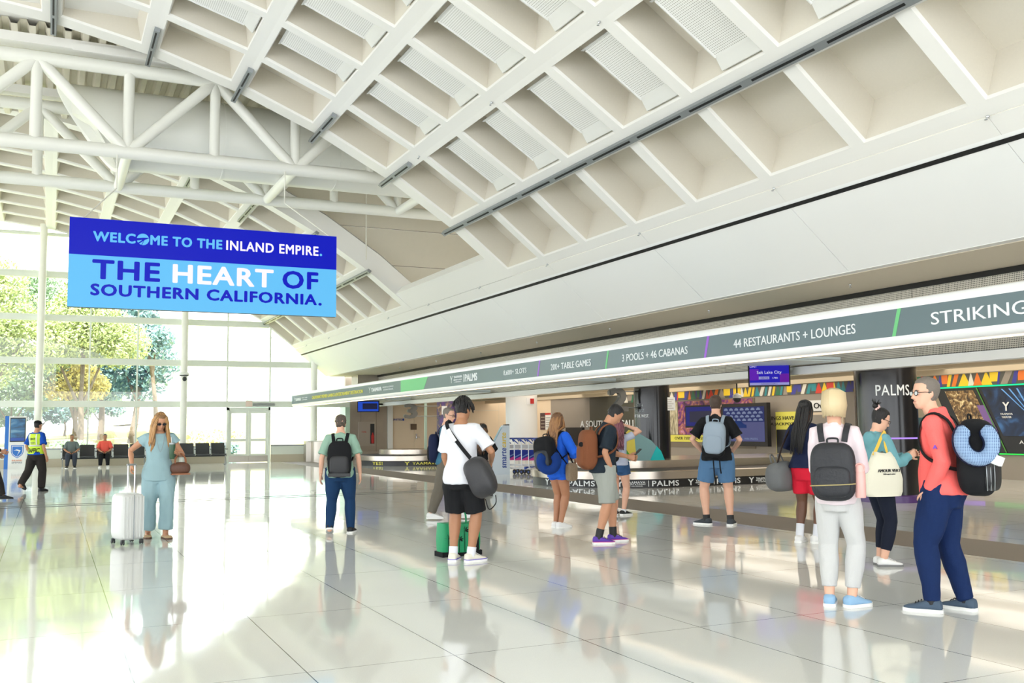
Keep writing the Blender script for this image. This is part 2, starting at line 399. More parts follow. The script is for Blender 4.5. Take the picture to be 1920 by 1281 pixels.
# grey track rails under the ribs
def rail(th, y0, y1, label, group=None):
    p = arc(th); e = (p-V((CX, 0, CZ))).normalized(); t = V((e.z, 0, -e.x))
    mb = MB(); c = V((p.x, (y0+y1)/2, p.z))-e*.045
    mb.obox(c, t*.055, V((0, (y1-y0)/2, 0)), e*.045, 0)
    k = int((y1-y0)//1.5)+1; s = (y1-y0)/k
    for q in range(k): mb.obox(V((p.x, y0+s*(q+.5), p.z))-e*.091, t*.018, V((0, s*.42, 0)), e*.003, 1)
    o = mb.build('track_rail', [M_track, M_black], origin=(p.x, (y0+y1)/2, p.z), smooth=False)
    tag(o, label, 'track rail', group)
rail(35.8, NEAR[0], 21.95, 'long grey slotted track rail running along the lowest ceiling rib')
for k in range(1, 6):
    rail(RIDGE[k], 19.9, 21.95, 'short grey slotted track rail at the end of a ceiling rib', 'short track rails on the vault edge')
for k in range(0, 4):
    rail(RIDGE[k], 28.1, 31.5 if k else 44.2, 'slim grey track rail under a rib of the far vault', 'track rails on the far vault')
# sprinkler heads
def sprinkler(p, n, label, group):
    mb = MB(); n = V(n).normalized(); mb.rod(V(p), V(p)+n*.06, .010, 8); mb.ell(V(p)+n*.01, (.026, .026, .02), seg=10, rings=6); mb.ell(V(p)+n*.06, (.022, .022, .009), seg=10, rings=6)
    tag(mb.build('sprinkler', M_chrome, origin=p), label, 'sprinkler', group)
for k in range(-2, 9):
    p = arc(40.9); sprinkler((p.x, 11.65+3.8*k, p.z), (-.6, 0, -.8), 'small metal sprinkler head on the joint above the dark air slot', 'sprinklers above the air slot')
    if 5 < 11.74+3.8*k < 20:
        p = arc(RIDGE[1]); sprinkler((p.x, 11.74+3.8*k, p.z), (-.4, 0, -.9), 'small metal sprinkler head under a coffered ceiling rib', 'sprinklers under the ribs')
for k in range(8):
    sprinkler((12.35, 8.6+4*k, ZB-.012), (0, 0, -1), 'tiny sprinkler head on the tan soffit', 'sprinklers on the soffit')

# ================================================================ clerestory gap: deck, gable walls, trusses, duct
mb = MB(); rows0 = []; x = -17
prof = []
while x < 14:
    prof += [(x, 9.92), (x+.05, 9.80), (x+.17, 9.80), (x+.22, 9.92)]; x += .34
for (xa, za), (xb, zb) in zip(prof[:-1], prof[1:]):
    mb.face([(xa, 21.9, za), (xb, 21.9, zb), (xb, 28.4, zb), (xa, 28.4, za)])
struct(mb, 'ceiling', M_galv, smooth=False)
mb = MB(); mb.box(-17.2, 14.2, 20.2, 28.8, 9.93, 10.1); struct(mb, 'roof', M_white, smooth=False)
mb = MB(); mb.box(-17, 14, 22.35, 22.75, 9.6, 9.8); mb.box(-17, 14, 25.85, 26.15, 9.6, 9.8)
for x in (-3.5, .2, 4): mb.box(x, x+1.9, 22.3, 22.35, 9.56, 9.72)
struct(mb, 'trim_8', M_white, smooth=False)
# tan gable wall above the far vault with panel joints
mb = MB()
zs = [4.4, 6.44, 6.46, 7.58, 7.60, 8.7, 8.72, 9.95]
xs = [-17+.25*k for k in range(125)]
for z0, z1 in zip(zs[:-1], zs[1:]):
    jt = z1-z0 < .05
    for xa, xb in zip(xs[:-1], xs[1:]):
        la, lb = (max(z0, max(5.25, arc_z(x)+.3 if x < 9.9 else 0)) for x in (xa, xb))
        if la >= z1 and lb >= z1: continue
        y = 28.66-(.003 if jt else 0)
        mb.face([(xa, y, min(la, z1)), (xb, y, min(lb, z1)), (xb, y, z1), (xa, y, z1)], 1 if jt else 0)
mb.box(14, 14.2, 20, 28.7, 3.9, 10)
for xa, xb in zip(xs[:-1], xs[1:]):
    mb.hexa([(xa, 21.2, max(5.2, arc_z(xa)+.55)), (xb, 21.2, max(5.2, arc_z(xb)+.55)), (xb, 21.45, max(5.2, arc_z(xb)+.55)), (xa, 21.45, max(5.2, arc_z(xa)+.55)), (xa, 21.2, 10.5), (xb, 21.2, 10.5), (xb, 21.45, 10.5), (xa, 21.45, 10.5)])
struct(mb, 'wall_gable', [M_conc, mat('joint shadow', (128, 120, 104), .8)], smooth=False)
TZ0, TZ1 = 7.53, 9.38
def truss(y, label):
    t = thing('roof_truss', label, 'truss', (3.2, y, TZ0))
    def part(n, a, b, r, s=14): MB().rod(a, b, r, s).build(n, M_steelw, t)
    part('bottom_chord', (-13, y, TZ0), (10.2, y, TZ0), .15, 18); part('top_chord', (-13, y, TZ1), (10.2, y, TZ1), .15, 18)
    x = -.47-1.835*6; k = 0
    while x < 9.5:
        zt, zb = (TZ1, TZ0) if k % 2 == 0 else (TZ0, TZ1)
        part('post', (x, y, TZ0), (x, y, TZ1), .115)
        if x+1.835 < 9.8: part('diagonal', (x, y, zt), (x+1.835, y, zb), .125)
        x += 1.835; k += 1
    return t
truss(22.6, 'white tubular roof truss across the hall, nearer of the two')
t2 = truss(26.0, 'white tubular roof truss behind the nearer one, above the banner')
for x in (-2.3, 1.37, 5.04, 8.7):
    MB().rod((x, 22.6, TZ0), (x, 26, TZ0), .12, 14).build('cross_brace', M_steelw, t2)
# fat white duct with its end cut at a slant
mb = MB(); dy, dz_, rr = 24.35, 8.5, .93; seg = 40; rows = []
cut = lambda a: .62-rr*sin(a)*.72
for i in range(2):
    rows.append([(cut(2*pi*k/seg) if i == 0 else 10.3, dy+rr*cos(2*pi*k/seg), dz_+rr*sin(2*pi*k/seg)) for k in range(seg)])
mb.grid(rows, cap0=False, cap1=False)
rows = [[(cut(2*pi*k/seg)+o, dy+rr*f*cos(2*pi*k/seg), dz_+rr*f*sin(2*pi*k/seg)) for k in range(seg)] for o, f in ((0, 1), (-.05, 1.05), (-.05, .95), (0, .9), (.25, .86), (.3, .3))]
mb.grid(rows, cap0=False)
t = thing('air_duct', 'fat white round air duct between the two roof trusses', 'duct', (5, dy, dz_-rr))
mb.build('duct_body', M_steelw, t)
for x in (3.6, 6.4, 9):
    MB().lathe([(rr+.012, -.02), (rr+.012, .02)], seg=40).xform(MX.Translation((x, dy, dz_)) @ MX.Rotation(pi/2, 4, 'Y')).build('seam_band', M_steelw, t)
# round smoke detector under the duct region
MB().lathe([(.0, -.09), (.1, -.09), (.14, -.05), (.14, 0), (0, 0)], seg=20).build('smoke_detector', M_panelw, origin=(6.3, 24.35, dz_-rr))
tag(bpy.data.objects['smoke_detector'], 'round white smoke detector under the fat air duct', 'smoke detector')
# ================================================================ glazed end wall
COLX = [-17.2, -11.64, -6.05, -.46, 5.12, 10.74, 12.45]
TRZ = [2.56, 4.33, 6.10, 7.88]
DX0, DX1, DZ = 6.98, 8.86, 2.42
M_muntin = M_mull
wi = 1
for xa, xb in zip(COLX[:-1], COLX[1:]):
    w = thing('window_%d' % wi, 'tall glazed bay of the end wall', 'window', ((xa+xb)/2, YE, 0)); w['kind'] = 'structure'; wi += 1
    for k in ('label', 'category'): del w[k]
    def glass(x0, x1, z0, ztop=None):
        top = [(x1-(x1-x0)*k/8) for k in range(9)]
        pts = [(x0, YE, z0), (x1, YE, z0)]+[(x, YE, ztop if ztop else min(arc_z(x)+.25, 9.9)) for x in top]
        MB().face(pts).build('glass_pane', M_glass, w, smooth=False)
    if xa < DX0 < xb:
        glass(xa, xb, DZ); glass(xa, DX0, .75, DZ); glass(DX1, xb, .75, DZ)
    else: glass(xa, xb, .75)
    mb = MB(); x = xa
    while x < xb+.01:
        z1 = min(arc_z(x)+.2, 9.8)
        if DX0-.1 < x < DX1+.1: mb.box(x-.03, x+.03, YE-.06, YE+.04, DZ, z1)
        else: mb.box(x-.03, x+.03, YE-.06, YE+.04, .7, z1)
        x += 1.8633
    mb.build('mullion', M_mull, w, smooth=False)
    for z in TRZ+[9.55]:
        x1 = xb
        while x1 > xa and arc_z(x1)+.25 < z+.13: x1 -= .1
        x0 = xa
        while x0 < x1 and arc_z(x0)+.25 < z+.13: x0 += .1
        if x1-x0 < .3: continue
        h = .13 if z < 9 else .06
        m2 = MB().box(x0, x1, YE-.2, YE-.02, z-h, z+h); m2.box(x0, x1, YE-.215, YE-.2, z+h*.2, z+h*.35)
        m2.build('transom', M_mull, w, smooth=False)
    mb = MB()
    for x0, x1 in ([(xa, DX0-.05), (DX1+.05, xb)] if xa < DX0 < xb else [(xa, xb)]):
        mb.box(x0, x1, YE-.08, YE+.05, .33, .70, 0); mb.box(x0, x1, YE-.1, YE+.05, 0, .33, 1); mb.box(x0, x1, YE-.1, YE+.03, .70, .76, 2)
    mb.build('sill', [M_mull, M_kick, M_track], w, smooth=False)
for i, x in enumerate(COLX[1:6]):
    mb = MB(); z1 = min(arc_z(x)+.2, 9.9); mb.lathe([(.145, 0), (.145, z1)], (x, YE-.42, 0), 20)
    struct(mb, 'column', M_steelw)
# double door
w = thing('door_1', 'x', 'x', ((DX0+DX1)/2, YE, 0)); w['kind'] = 'structure'
for k in ('label', 'category'): del w[k]
mb = MB()
for x in (DX0, DX1-.09): mb.box(x, x+.09, YE-.14, YE+.05, 0, DZ)
mb.box(DX0, DX1, YE-.14, YE+.05, DZ-.12, DZ); mb.build('frame', M_mull, w, smooth=False)
xm = (DX0+DX1)/2
for s in (0, 1):
    x0, x1 = (DX0+.09, xm-.005) if s == 0 else (xm+.005, DX1-.09)
    mb = MB()
    mb.box(x0, x0+.11, YE-.07, YE-.02, .02, DZ-.12, 0); mb.box(x1-.11, x1, YE-.07, YE-.02, .02, DZ-.12, 0)
    for z0, z1 in ((.3, .38), (.93, 1.05), (DZ-.26, DZ-.12)): mb.box(x0+.11, x1-.11, YE-.07, YE-.02, z0, z1, 0)
    mb.box(x0, x1, YE-.075, YE-.02, .02, .3, 1)
    lf = mb.build('door_leaf', [M_mull, M_brush], w, smooth=False)
    m2 = MB(); m2.box(x0+.11, x1-.11, YE-.05, YE-.045, .38, .93); m2.box(x0+.11, x1-.11, YE-.05, YE-.045, 1.05, DZ-.26); m2.build('glass_pane', M_glass, lf, smooth=False)
    MB().box(x0+.12, x1-.12, YE-.13, YE-.1, .97, 1.01).build('push_bar', M_track, lf, smooth=False)
    if s == 0: MB().box(x0+.45, x0+.65, YE-.056, YE-.051, 1.24, 1.36).build('notice', mat('orange sticker', (216, 140, 100), .6), lf, smooth=False)
MB().box(xm-.16, xm+.12, YE-.24, YE-.216, 2.45, 2.72).build('exit_sign', mat('pale pink sign', (236, 214, 202), .5), origin=(xm, YE-.2, 2.45), smooth=False)
tag(bpy.data.objects['exit_sign'], 'small pale sign box on the transom above the glass double door', 'sign')
MB().rod((xm+.15, YE-.25, 2.52), (xm+1.1, YE-.25, 2.52), .03).rod((xm+.15, YE-.25, 2.6), (xm+1.1, YE-.25, 2.6), .015).build('door_closer', M_track, origin=(xm+.6, YE-.25, 2.5))
tag(bpy.data.objects['door_closer'], 'grey door closer rod on the transom above the double door', 'door closer')
# small dome camera on the column
t = thing('dome_camera', 'small dome security camera on the white column over the seats', 'camera', (5.12, YE-.42, 3.78))
MB().lathe([(.15, .0), (.22, .02), (.22, .08), (.15, .14)], (5.12, YE-.42, 3.78), 20).build('mount', M_panelw, t)
MB().lathe([(.2, -.03), (.2, .0)], (5.12, YE-.42, 3.78), 20).build('collar', M_dark, t)
MB().ell((5.12, YE-.62, 3.62), (.09, .09, .1)).build('dome', M_dark, t)

# ================================================================ steel and beige end wall, right wall
mb = MB(); mb.box(12.5, 14.55, 45.0, 45.2, 0, 4.0, 0); mb.box(12.28, 12.5, 44.2, 45.2, 0, 2.7, 1)
for x in (13.25, 14.0): mb.box(x, x+.008, 44.995, 45, 0, 2.9, 2)
mb.box(12.5, 14.55, 44.97, 45, 0, .35, 3)
struct(mb, 'wall_steel', [M_brushv, mat('green glass edge', (190, 216, 196), .2), M_dark, M_brush], smooth=False)
mb = MB(); mb.box(14.55, 22.3, 45.0, 45.2, 0, 3.0, 0); mb.box(14.55, 14.8, 44.9, 45, 0, 3, 1)
for x in (15.9, 17.6, 18.9, 20.4): mb.box(x, x+.012, 44.993, 45, 0, 2.6, 2)
mb.box(18.0, 20.4, 44.99, 45, 2.28, 2.3, 2)
struct(mb, 'wall_end', [M_beige, M_white, M_conc], smooth=False)
XW = 22.0
mb = MB()
for y0, y1, mi in ((42.4, 45.2, 0), (38.6, 42.4, 1), (33.3, 38.6, 2), (24.9, 33.3, 1), (20.75, 24.9, 1), (-12, 20.75, 1)): mb.box(XW, XW+.2, y0, y1, 0, 3.0, mi)
struct(mb, 'wall_right', [M_beige, M_greyw, M_olive], smooth=False)
mb = MB(); mb.box(13.36, 22.2, -12, 45.2, 2.82, 2.95)
struct(mb, 'ceiling', M_tan, smooth=False)
mb = MB()
for x in (15.2, 17.4, 19.6): mb.box(x, x+.3, -8, 44.9, 2.62, 2.82)
struct(mb, 'trim_9', M_tan, smooth=False)
M_lamp = mat('warm lamp', (255, 236, 205), emit=8)
for i, (x, ys) in enumerate(((14.7, (4, 12, 20, 28, 36)), (18.6, (6, 14, 22, 30, 38)), (20.8, (10, 18, 26, 34, 42)))):
    for y in ys:
        ob = MB().box(-.07, .07, -1.6, 1.6, 0, .03).build('ceiling_light', M_lamp, origin=(x, y, 2.785), smooth=False)
        tag(ob, 'slim warm strip light recessed in the low tan ceiling', 'ceiling light', 'strip lights in the low ceiling')
        ld = bpy.data.lights.new('low ceiling fill', 'AREA'); ld.shape = 'RECTANGLE'; ld.size = 2.2; ld.size_y = 6; ld.energy = 34; ld.color = (1, .9, .76)  # broad fill light added below each strip, to brighten the carousel zone
        lo = bpy.data.objects.new('low ceiling fill', ld); COL.objects.link(lo); lo.location = (x, y, 2.76)
# perforated grille wall over the columns and the white edge band
mb = MB()
y = 43.4
while y > -8:
    mb.box(13.36, 13.4, y-2.59, y, 2.585, 3.76, 0); y -= 2.6
mb.box(13.41, 13.45, -8, 43.4, 2.58, 3.85, 1)
struct(mb, 'wall_grille', [M_grille, M_dark], smooth=False)
mb = MB(); mb.box(13.22, 13.5, -8, 42.6, 2.42, 2.57, 0); mb.box(13.3, 13.5, -8, 42.6, 2.57, 2.585, 1); struct(mb, 'trim_10', [M_enam, M_dark], smooth=False)
mb = MB(); mb.box(12.4, 13.5, 42.6, 43.6, 2.9, 3.84); struct(mb, 'trim_11', M_brushv, smooth=False)
# columns under the band
def column(name, x, y, r, m, **k):
    return struct(MB().lathe([(r, 0), (r, 2.9)], (x, y, 0), 40), name, m)
column('column', 14.3, 29.7, .53, M_white)
M_wrap = mat('black wrap', (22, 22, 26), .18, spec=.5)
column('column', 14.3, 21.8, .47, M_wrap); column('column', 14.3, 13.8, .56, M_wrap); column('column', 14.3, 5.8, .5, M_wrap)

# ================================================================ fascia sign band
XF = 9.5
def x_text(s, y_left, y_right, zc, m, parent, name='lettering', h=None, bold=0, X=XF-.012, **k):
    w = abs(y_left-y_right)
    tm = text_mb(s, w=w, h=h, bold=bold, **k)
    for wd in split_words(tm, len(s.split())):
        wd.xform(frame_m((X, (y_left+y_right)/2, zc), (0, -1, 0), (0, 0, 1))); wd.build(name, m, parent, smooth=False)
fas = thing('sign_fascia', 'long grey advertising fascia with white rounded edges above the carousels', 'sign', (XF+.2, 20, 2.4))
pr = []
for k in range(7): a = pi*k/12; pr.append((XF+.10-.10*sin(a), 2.88+.11-(.11-.11*cos(a)) if False else 2.88+.11*cos(a)))
pr2 = []
for k in range(7): a = pi*k/12; pr2.append((XF+.10-.10*cos(a), 2.52-.11*sin(a)))
prof = [(XF+.4, 2.99)]+pr+[(XF, 2.88)]+[(XF, 2.52)]+pr2+[(XF+.4, 2.41)]
mb = MB(); rows = [[(x, y, z) for x, z in prof] for y in (-6, 42.8)]; mb.grid(rows); mb.build('housing', M_enam, fas)
M_ban = mat('slate banner', (92, 112, 118), .35)
MB().box(XF-.008, XF, -6, 42.75, 2.53, 2.87).build('banner', M_ban, fas, smooth=False)
M_led = mat('warm led line', (255, 228, 190), emit=3.2)
MB().box(XF+.08, XF+.13, -6, 42.8, 2.397, 2.412).build('light_strip', M_led, fas, smooth=False)
M_wt = mat('white lettering', (240, 244, 246), .5)
M_grn = mat('green print', (112, 200, 132), .5); M_prp = mat('purple print', (160, 96, 214), .5); M_yel = mat('yellow print', (226, 220, 96), .5)
zb = 2.70
for s, a, b, h in (('STRIKING EXPERIENCES', 8.4, 5.2, .15), ('44 RESTAURANTS + LOUNGES', 12.15, 9.62, .13), ('3 POOLS + 46 CABANAS', 15.41, 13.36, .13), ('200+ TABLE GAMES', 18.26, 16.57, .13), ('8,600+ SLOTS', 20.64, 19.43, .13)):
    x_text(s, a, b, zb-.01, M_wt, fas, h=h)
for y, m in ((8.95, M_grn), (12.86, M_prp), (15.98, M_grn), (18.85, M_prp)):
    MB().hexa([(XF-.012, y+.06, 2.53), (XF-.009, y+.06, 2.53), (XF-.009, y+.005, 2.53), (XF-.012, y+.005, 2.53),
               (XF-.012, y-.04, 2.87), (XF-.009, y-.04, 2.87), (XF-.009, y-.10, 2.87), (XF-.012, y-.10, 2.87)]).build('divider', m, fas, smooth=False)
MB().hexa([(XF-.012, 28.05, 2.53), (XF-.009, 28.05, 2.53), (XF-.009, 26.05, 2.53), (XF-.012, 26.05, 2.53), (XF-.012, 28.05, 2.87), (XF-.009, 28.05, 2.87), (XF-.009, 25.7, 2.87), (XF-.012, 25.7, 2.87)]).build('divider', M_grn, fas, smooth=False)
def y_logo(c, ex, s, m, parent):
    """the small Y-shaped mark: a stem with two spread arms and a notch"""
    mb = MB()
    P = lambda pts: mb.face([(x*s, y*s, .004) for x, y in pts])
    P([(-.06, -.5), (.06, -.5), (.06, .05), (-.06, .05)])
    P([(-.06, .05), (-.06, -.1), (-.42, .42), (-.5, .5), (-.3, .5)]); P([(.06, -.1), (.06, .05), (.3, .5), (.5, .5), (.42, .42)])
    P([(-.05, .12), (0, .06), (.05, .12), (.09, .3), (0, .2), (-.09, .3)])
    mb.xform(frame_m(c, ex, (0, 0, 1))); mb.build('emblem', m, parent, smooth=False)
def x_logo(yl, yr, palms, bold=.02):
    w = yl-yr; y_logo((XF-.010, yl-w*.07, zb), (0, -1, 0), .19, M_wt, fas)
    if palms:
        x_text('YAAMAVA', yl-w*.16, yl-w*.47, zb+.055, M_wt, fas, h=.06, bold=.02)
        x_text('RESORT & CASINO', yl-w*.16, yl-w*.47, zb-.02, M_wt, fas, h=.035, bold=.01); x_text('AT SAN MANUEL', yl-w*.19, yl-w*.44, zb-.075, M_wt, fas, h=.03)
        MB().box(XF-.012, XF-.009, yl-w*.53, yl-w*.515, zb-.1, zb+.1).build('rule', M_wt, fas, smooth=False)
        x_text('PALMS', yl-w*.57, yr, zb, M_wt, fas, h=.19, bold=.03)
    else:
        x_text('YAAMAVA', yl-w*.14, yl-w*.56, zb, M_wt, fas, h=.13, bold=.03)
        x_text('RESORT & CASINO', yl-w*.6, yr, zb+.035, M_wt, fas, h=.045); x_text('AT SAN MANUEL', yl-w*.62, yr, zb-.045, M_wt, fas, h=.045)
x_logo(24.05, 22.2, True); x_logo(31.4, 28.75, False); x_logo(42.4, 39.9, False)
x_text("CALIFORNIA'S PREMIER GAMING & ENTERTAINMENT DESTINATION", 39.1, 32.0, zb, M_yel, fas, h=.13, bold=.02)
for y in (6.6, 14.6, 22.6, 30.6, 38.6):
    mb = MB().box(XF+.4, 13.22, y-.8, y+.8, 2.60, 2.68, 0); mb.box(XF+.4, 13.22, y-.805, y+.805, 2.625, 2.63, 1)
    mb.build('support_arm', [mat('pale blue white', (214, 226, 228), .35), M_dark], fas, smooth=False)

# ================================================================ hanging banner screen
SY = 21.3
sx0, sx1, sz0, sz1 = .22, 5.70, 3.90, 5.76
SL, SRt = on_y(131, 405, SY), on_y(631, 445, SY)
sx0, sx1 = SL.x, SRt.x; sz1 = (SL.z+SRt.z)/2; sz0 = (on_y(126, 573, SY).z+on_y(630, 596, SY).z)/2
sw, sh = sx1-sx0, sz1-sz0
M_s1 = mat('screen deep blue', (8, 22, 190), .3, emit=1.0); M_s2 = mat('screen sky blue', (104, 196, 250), .3, emit=.95); M_s3 = mat('screen white', (250, 244, 255), .3, emit=1.0)
scr = thing('led_screen', 'large blue LED screen hanging from the trusses, welcoming to the Inland Empire', 'screen', ((sx0+sx1)/2, SY, sz0))
MB().box(sx0, sx1, SY, SY+.16, sz0, sz1).build('housing', M_dark, scr, smooth=False)
zm = sz0+sh*.585
MB().box(sx0, sx1, SY-.006, SY, zm, sz1).build('screen_panel', M_s1, scr, smooth=False)
MB().box(sx0, sx1, SY-.006, SY, sz0, zm).build('screen_panel', M_s2, scr, smooth=False)
MB().box(sx0, sx1, SY+.16, SY+.166, zm, sz1).build('screen_panel', M_s1, scr, smooth=False)
MB().box(sx0, sx1, SY+.16, SY+.166, sz0, zm).build('screen_panel', M_s2, scr, smooth=False)
def s_text(s, fx0, fx1, fz, fh, m, bold=.05):
    for side in (0, 1):
        tm = text_mb(s, w=(fx1-fx0)*sw, h=fh*sh, bold=bold*.8, space=1.12)
        xc = sx0+(fx0+fx1)/2*sw
        for wd in split_words(tm, len(s.split())):
            if side == 0: wd.xform(frame_m((xc, SY-.010, sz0+fz*sh), (1, 0, 0), (0, 0, 1)))
            else: wd.xform(frame_m((sx0+sx1-xc, SY+.170, sz0+fz*sh), (-1, 0, 0), (0, 0, 1)))
            wd.build('lettering', m, scr, smooth=False)
s_text('WELC', .080, .228, .80, .115, M_s2, .05); s_text('ME TO THE', .280, .545, .80, .115, M_s2, .05)
s_text('INLAND EMPIRE', .560, .925, .80, .115, M_s3, .032); s_text('.', .930, .940, .757, .03, M_s2)
s_text('THE', .080, .318, .43, .22, M_s1, .04); s_text('HEART', .363, .745, .43, .22, M_s3, .04); s_text('OF', .780, .925, .43, .22, M_s1, .04)
s_text('SOUTHERN CALIFORNIA', .076, .920, .20, .135, M_s1, .05); s_text('.', .926, .940, .148, .035, M_s1)
for side in (0, 1):                                  # the round airport mark in place of the O
    mb = MB(); rr = .066*sh; cx = sx0+.254*sw; cz = sz0+.80*sh; yv = SY-.009 if side == 0 else SY+.169
    if side: cx = sx0+sx1-cx
    def seg(a0, a1, cut): mb.face([(cx+rr*cos(R(a)), yv, cz+rr*sin(R(a))) for a in range(a0, a1+1, 8)]+cut)
    s_ = 1 if side == 0 else -1
    seg(20, 172, [(cx, yv, cz+rr*.3)]); seg(196, 226, [(cx-rr*.1, yv, cz-rr*.1)]); seg(232, 256, [(cx+rr*.1, yv, cz-rr*.25)]); seg(262, 376, [(cx+rr*.25, yv, cz-rr*.1)])
    mb.build('emblem', M_s2, scr, smooth=False)
M_cable = mat('steel cable', (232, 230, 218), .5)
for xs_, xt in ((sx0+.25, 1.15), (sx1-.12, 4.78)):
    MB().loft([(xt, 22.5, TZ0), (xt, 22.5, TZ0-.85), (xs_, SY+.08, sz1)], [.014]*3, 8).build('hanging_cable', M_cable, scr)
# thin rod hanging from the deck to the far vault edge
MB().rod((8.45, 28.2, 9.8), (8.45, 28.2, 6.5), .02).build('hanger_rod', M_cable, origin=(8.45, 28.2, 6.5))
tag(bpy.data.objects['hanger_rod'], 'thin pale hanger rod in front of the tan gable wall', 'rod')
# ================================================================ outdoors
M_lawn = mat('dry lawn', (176, 168, 114), .9, var=.18, vscale=.5)
M_pave = mat('pale grass verge', (150, 166, 108), .9, var=.15, vscale=1.5)
mb = MB(); mb.box(-80, 80, 45.3, 52, -.25, -.05); struct(mb, 'ground', M_pave, smooth=False)
mb = MB(); n = 24; rows = []
for i in range(n+1):
    y = 52+(i/n)**1.4*120; row = []
    for j in range(41):
        x = -90+j*4.5
        z = -.05+max(0, min(1, (y-54)/30))*(.9+1.9*max(0, min(1, (x+6)/22)))+.25*noise.noise((x*.1, y*.1, 0))*(1 if i > 1 else 0)
        row.append((x, y, z))
    rows.append(row)
mb.grid(rows, closed=False); struct(mb, 'terrain', M_lawn)
M_bld = mat('white cladding', (236, 238, 238), .6, var=.02, vscale=1)
bl = thing('terminal_building', 'long white clad building beyond the glass at the right', 'building', (22, 100, 0))
mb = MB(); mb.hexa([(6, 92, 2), (70, 84, 2), (70, 130, 2), (6, 130, 2), (6, 92, 12), (70, 84, 19), (70, 130, 19), (6, 130, 12)]); mb.build('wall', M_bld, bl, smooth=False)
for k in range(3): MB().hexa([(6, 91.94, 4.2+2.3*k), (70, 83.94, 6+4*k), (70, 83.98, 6+4*k), (6, 91.98, 4.2+2.3*k), (6, 91.94, 4.28+2.3*k), (70, 83.94, 6.1+4*k), (70, 83.98, 6.1+4*k), (6, 91.98, 4.28+2.3*k)]).build('panel_joint', M_track, bl, smooth=False)
MB().hexa([(16, 90.6, 3.2), (24, 89.6, 3.2), (24, 90, 3.2), (16, 91, 3.2), (16, 90.6, 5.0), (24, 89.6, 5.6), (24, 90, 5.6), (16, 91, 5.0)]).build('window', mat('tinted green glass', (150, 190, 184), .2), bl, smooth=False)
b2 = thing('low_building', 'low grey blue building behind the trees', 'building', (-30, 120, 0))
MB().box(-60, -8, 118, 135, 0, 7).build('wall', mat('pale blue wall', (176, 196, 206), .7), b2, smooth=False)
MB().box(-61, -7, 117, 136, 7, 7.6).build('roof', M_bld, b2, smooth=False)
M_trunk = mat('tree bark', (118, 104, 88), .9, var=.2, vscale=12)
LEAF = {}
def leaf_mat(n, c):
    if n not in LEAF:
        m = mat(n, c, .6, var=.3, vscale=1.2); LEAF[n] = m
    return LEAF[n]
def tree(label, x, y, h, trunk_h, blobs, col, leaf=.22, count=1500, r=.2, lean=0, name='tree', group=None):
    z0 = .1+max(0, min(1, (y-54)/30))*(.9+1.9*max(0, min(1, (x+6)/22)))
    t = thing(name, label, 'tree', (x, y, z0), 0, group)
    mb = MB(); base = V((x, y, z0-.2)); top = V((x+lean, y, z0+trunk_h))
    mb.loft([base, base.lerp(top, .5)+V((.06, 0, 0)), top], [r, r*.8, r*.6], 10)
    for bx, by, bz, br in blobs:
        e = V((x+bx, y+by, z0+bz)); mb.loft([top.lerp(base, .25), top.lerp(e, .55)+V((0, 0, .15)), e], [r*.5, r*.3, r*.1], 7)
    mb.build('trunk', M_trunk, t)
    rnd = random.Random(int(x*100+y)); mb = MB(); tot = sum(b[3]**2 for b in blobs)
    for bx, by, bz, br in blobs:
        for k in range(int(count*br*br/tot)):
            d = V((rnd.gauss(0, 1), rnd.gauss(0, 1), rnd.gauss(0, 1))).normalized()*br*(rnd.random()**.45)
            d.z *= .8; c = V((x+bx, y+by, z0+bz))+d
            u = V((rnd.uniform(-1, 1), rnd.uniform(-1, 1), rnd.uniform(-1, 1))).normalized(); w = u.orthogonal().normalized()
            s = leaf*rnd.uniform(.6, 1.3)
            mb.face([c-u*s, c+w*s*.5, c+u*s, c-w*s*.5])
    mb.build('foliage', leaf_mat(col[0], col[1]), t, smooth=False)
    return t
G1 = ('yellow green leaves', (168, 180, 118)); G2 = ('mid green leaves', (140, 166, 128)); G3 = ('blue green needles', (112, 146, 144)); G4 = ('golden shrub leaves', (216, 202, 130))
tree('tall pale green tree outside the left glass bay', -3.2, 58, 10, 3.2, [(0, 0, 7.4, 2.6), (-2.4, .5, 6.4, 2.1), (2.0, 0, 6.2, 2.0), (.4, 0, 9.2, 1.6), (0, .5, 4.6, 1.7)], G1, leaf=.115, count=15000)
tree('broad yellow green tree outside behind the blue screen', 1.5, 60, 9, 3.0, [(0, 0, 7.0, 2.5), (-2.0, 0, 5.8, 2.0), (1.8, 0, 6.0, 1.9), (.3, 0, 8.8, 1.6)], G1, leaf=.115, count=15000)
tree('dark blue green pine outside under the blue screen', 4.6, 66, 10, 3.4, [(0, 0, 6.6, 2.0), (1.1, 0, 4.9, 1.8), (-1.2, 0, 5.0, 1.8), (.2, 0, 8.0, 1.4), (.6, .5, 3.6, 1.5)], G3, leaf=.17, count=5500, lean=.4, r=.24)
tree('dark conifer outside left of the pine', 3.0, 70, 9, 3.4, [(0, 0, 5.4, 2.2), (-1.2, 0, 4.2, 1.8), (.9, 0, 6.8, 1.6), (.6, 0, 3.6, 1.5)], G3, leaf=.18, count=4500, r=.22)
tree('mid green tree far left outside the glass', -8.0, 62, 8, 2.3, [(0, 0, 5.2, 2.5), (1.6, 0, 3.9, 1.9), (-1, 0, 6.6, 1.8), (1.8, 0, 6.6, 1.7)], G2, leaf=.12, count=10000)
tree('small leafy tree outside above the guard', -2.2, 68, 6, 1.5, [(0, 0, 3.6, 1.7), (1.4, 0, 3.0, 1.4), (-1.5, 0, 3.0, 1.4)], G2, leaf=.16, count=3500, r=.12)
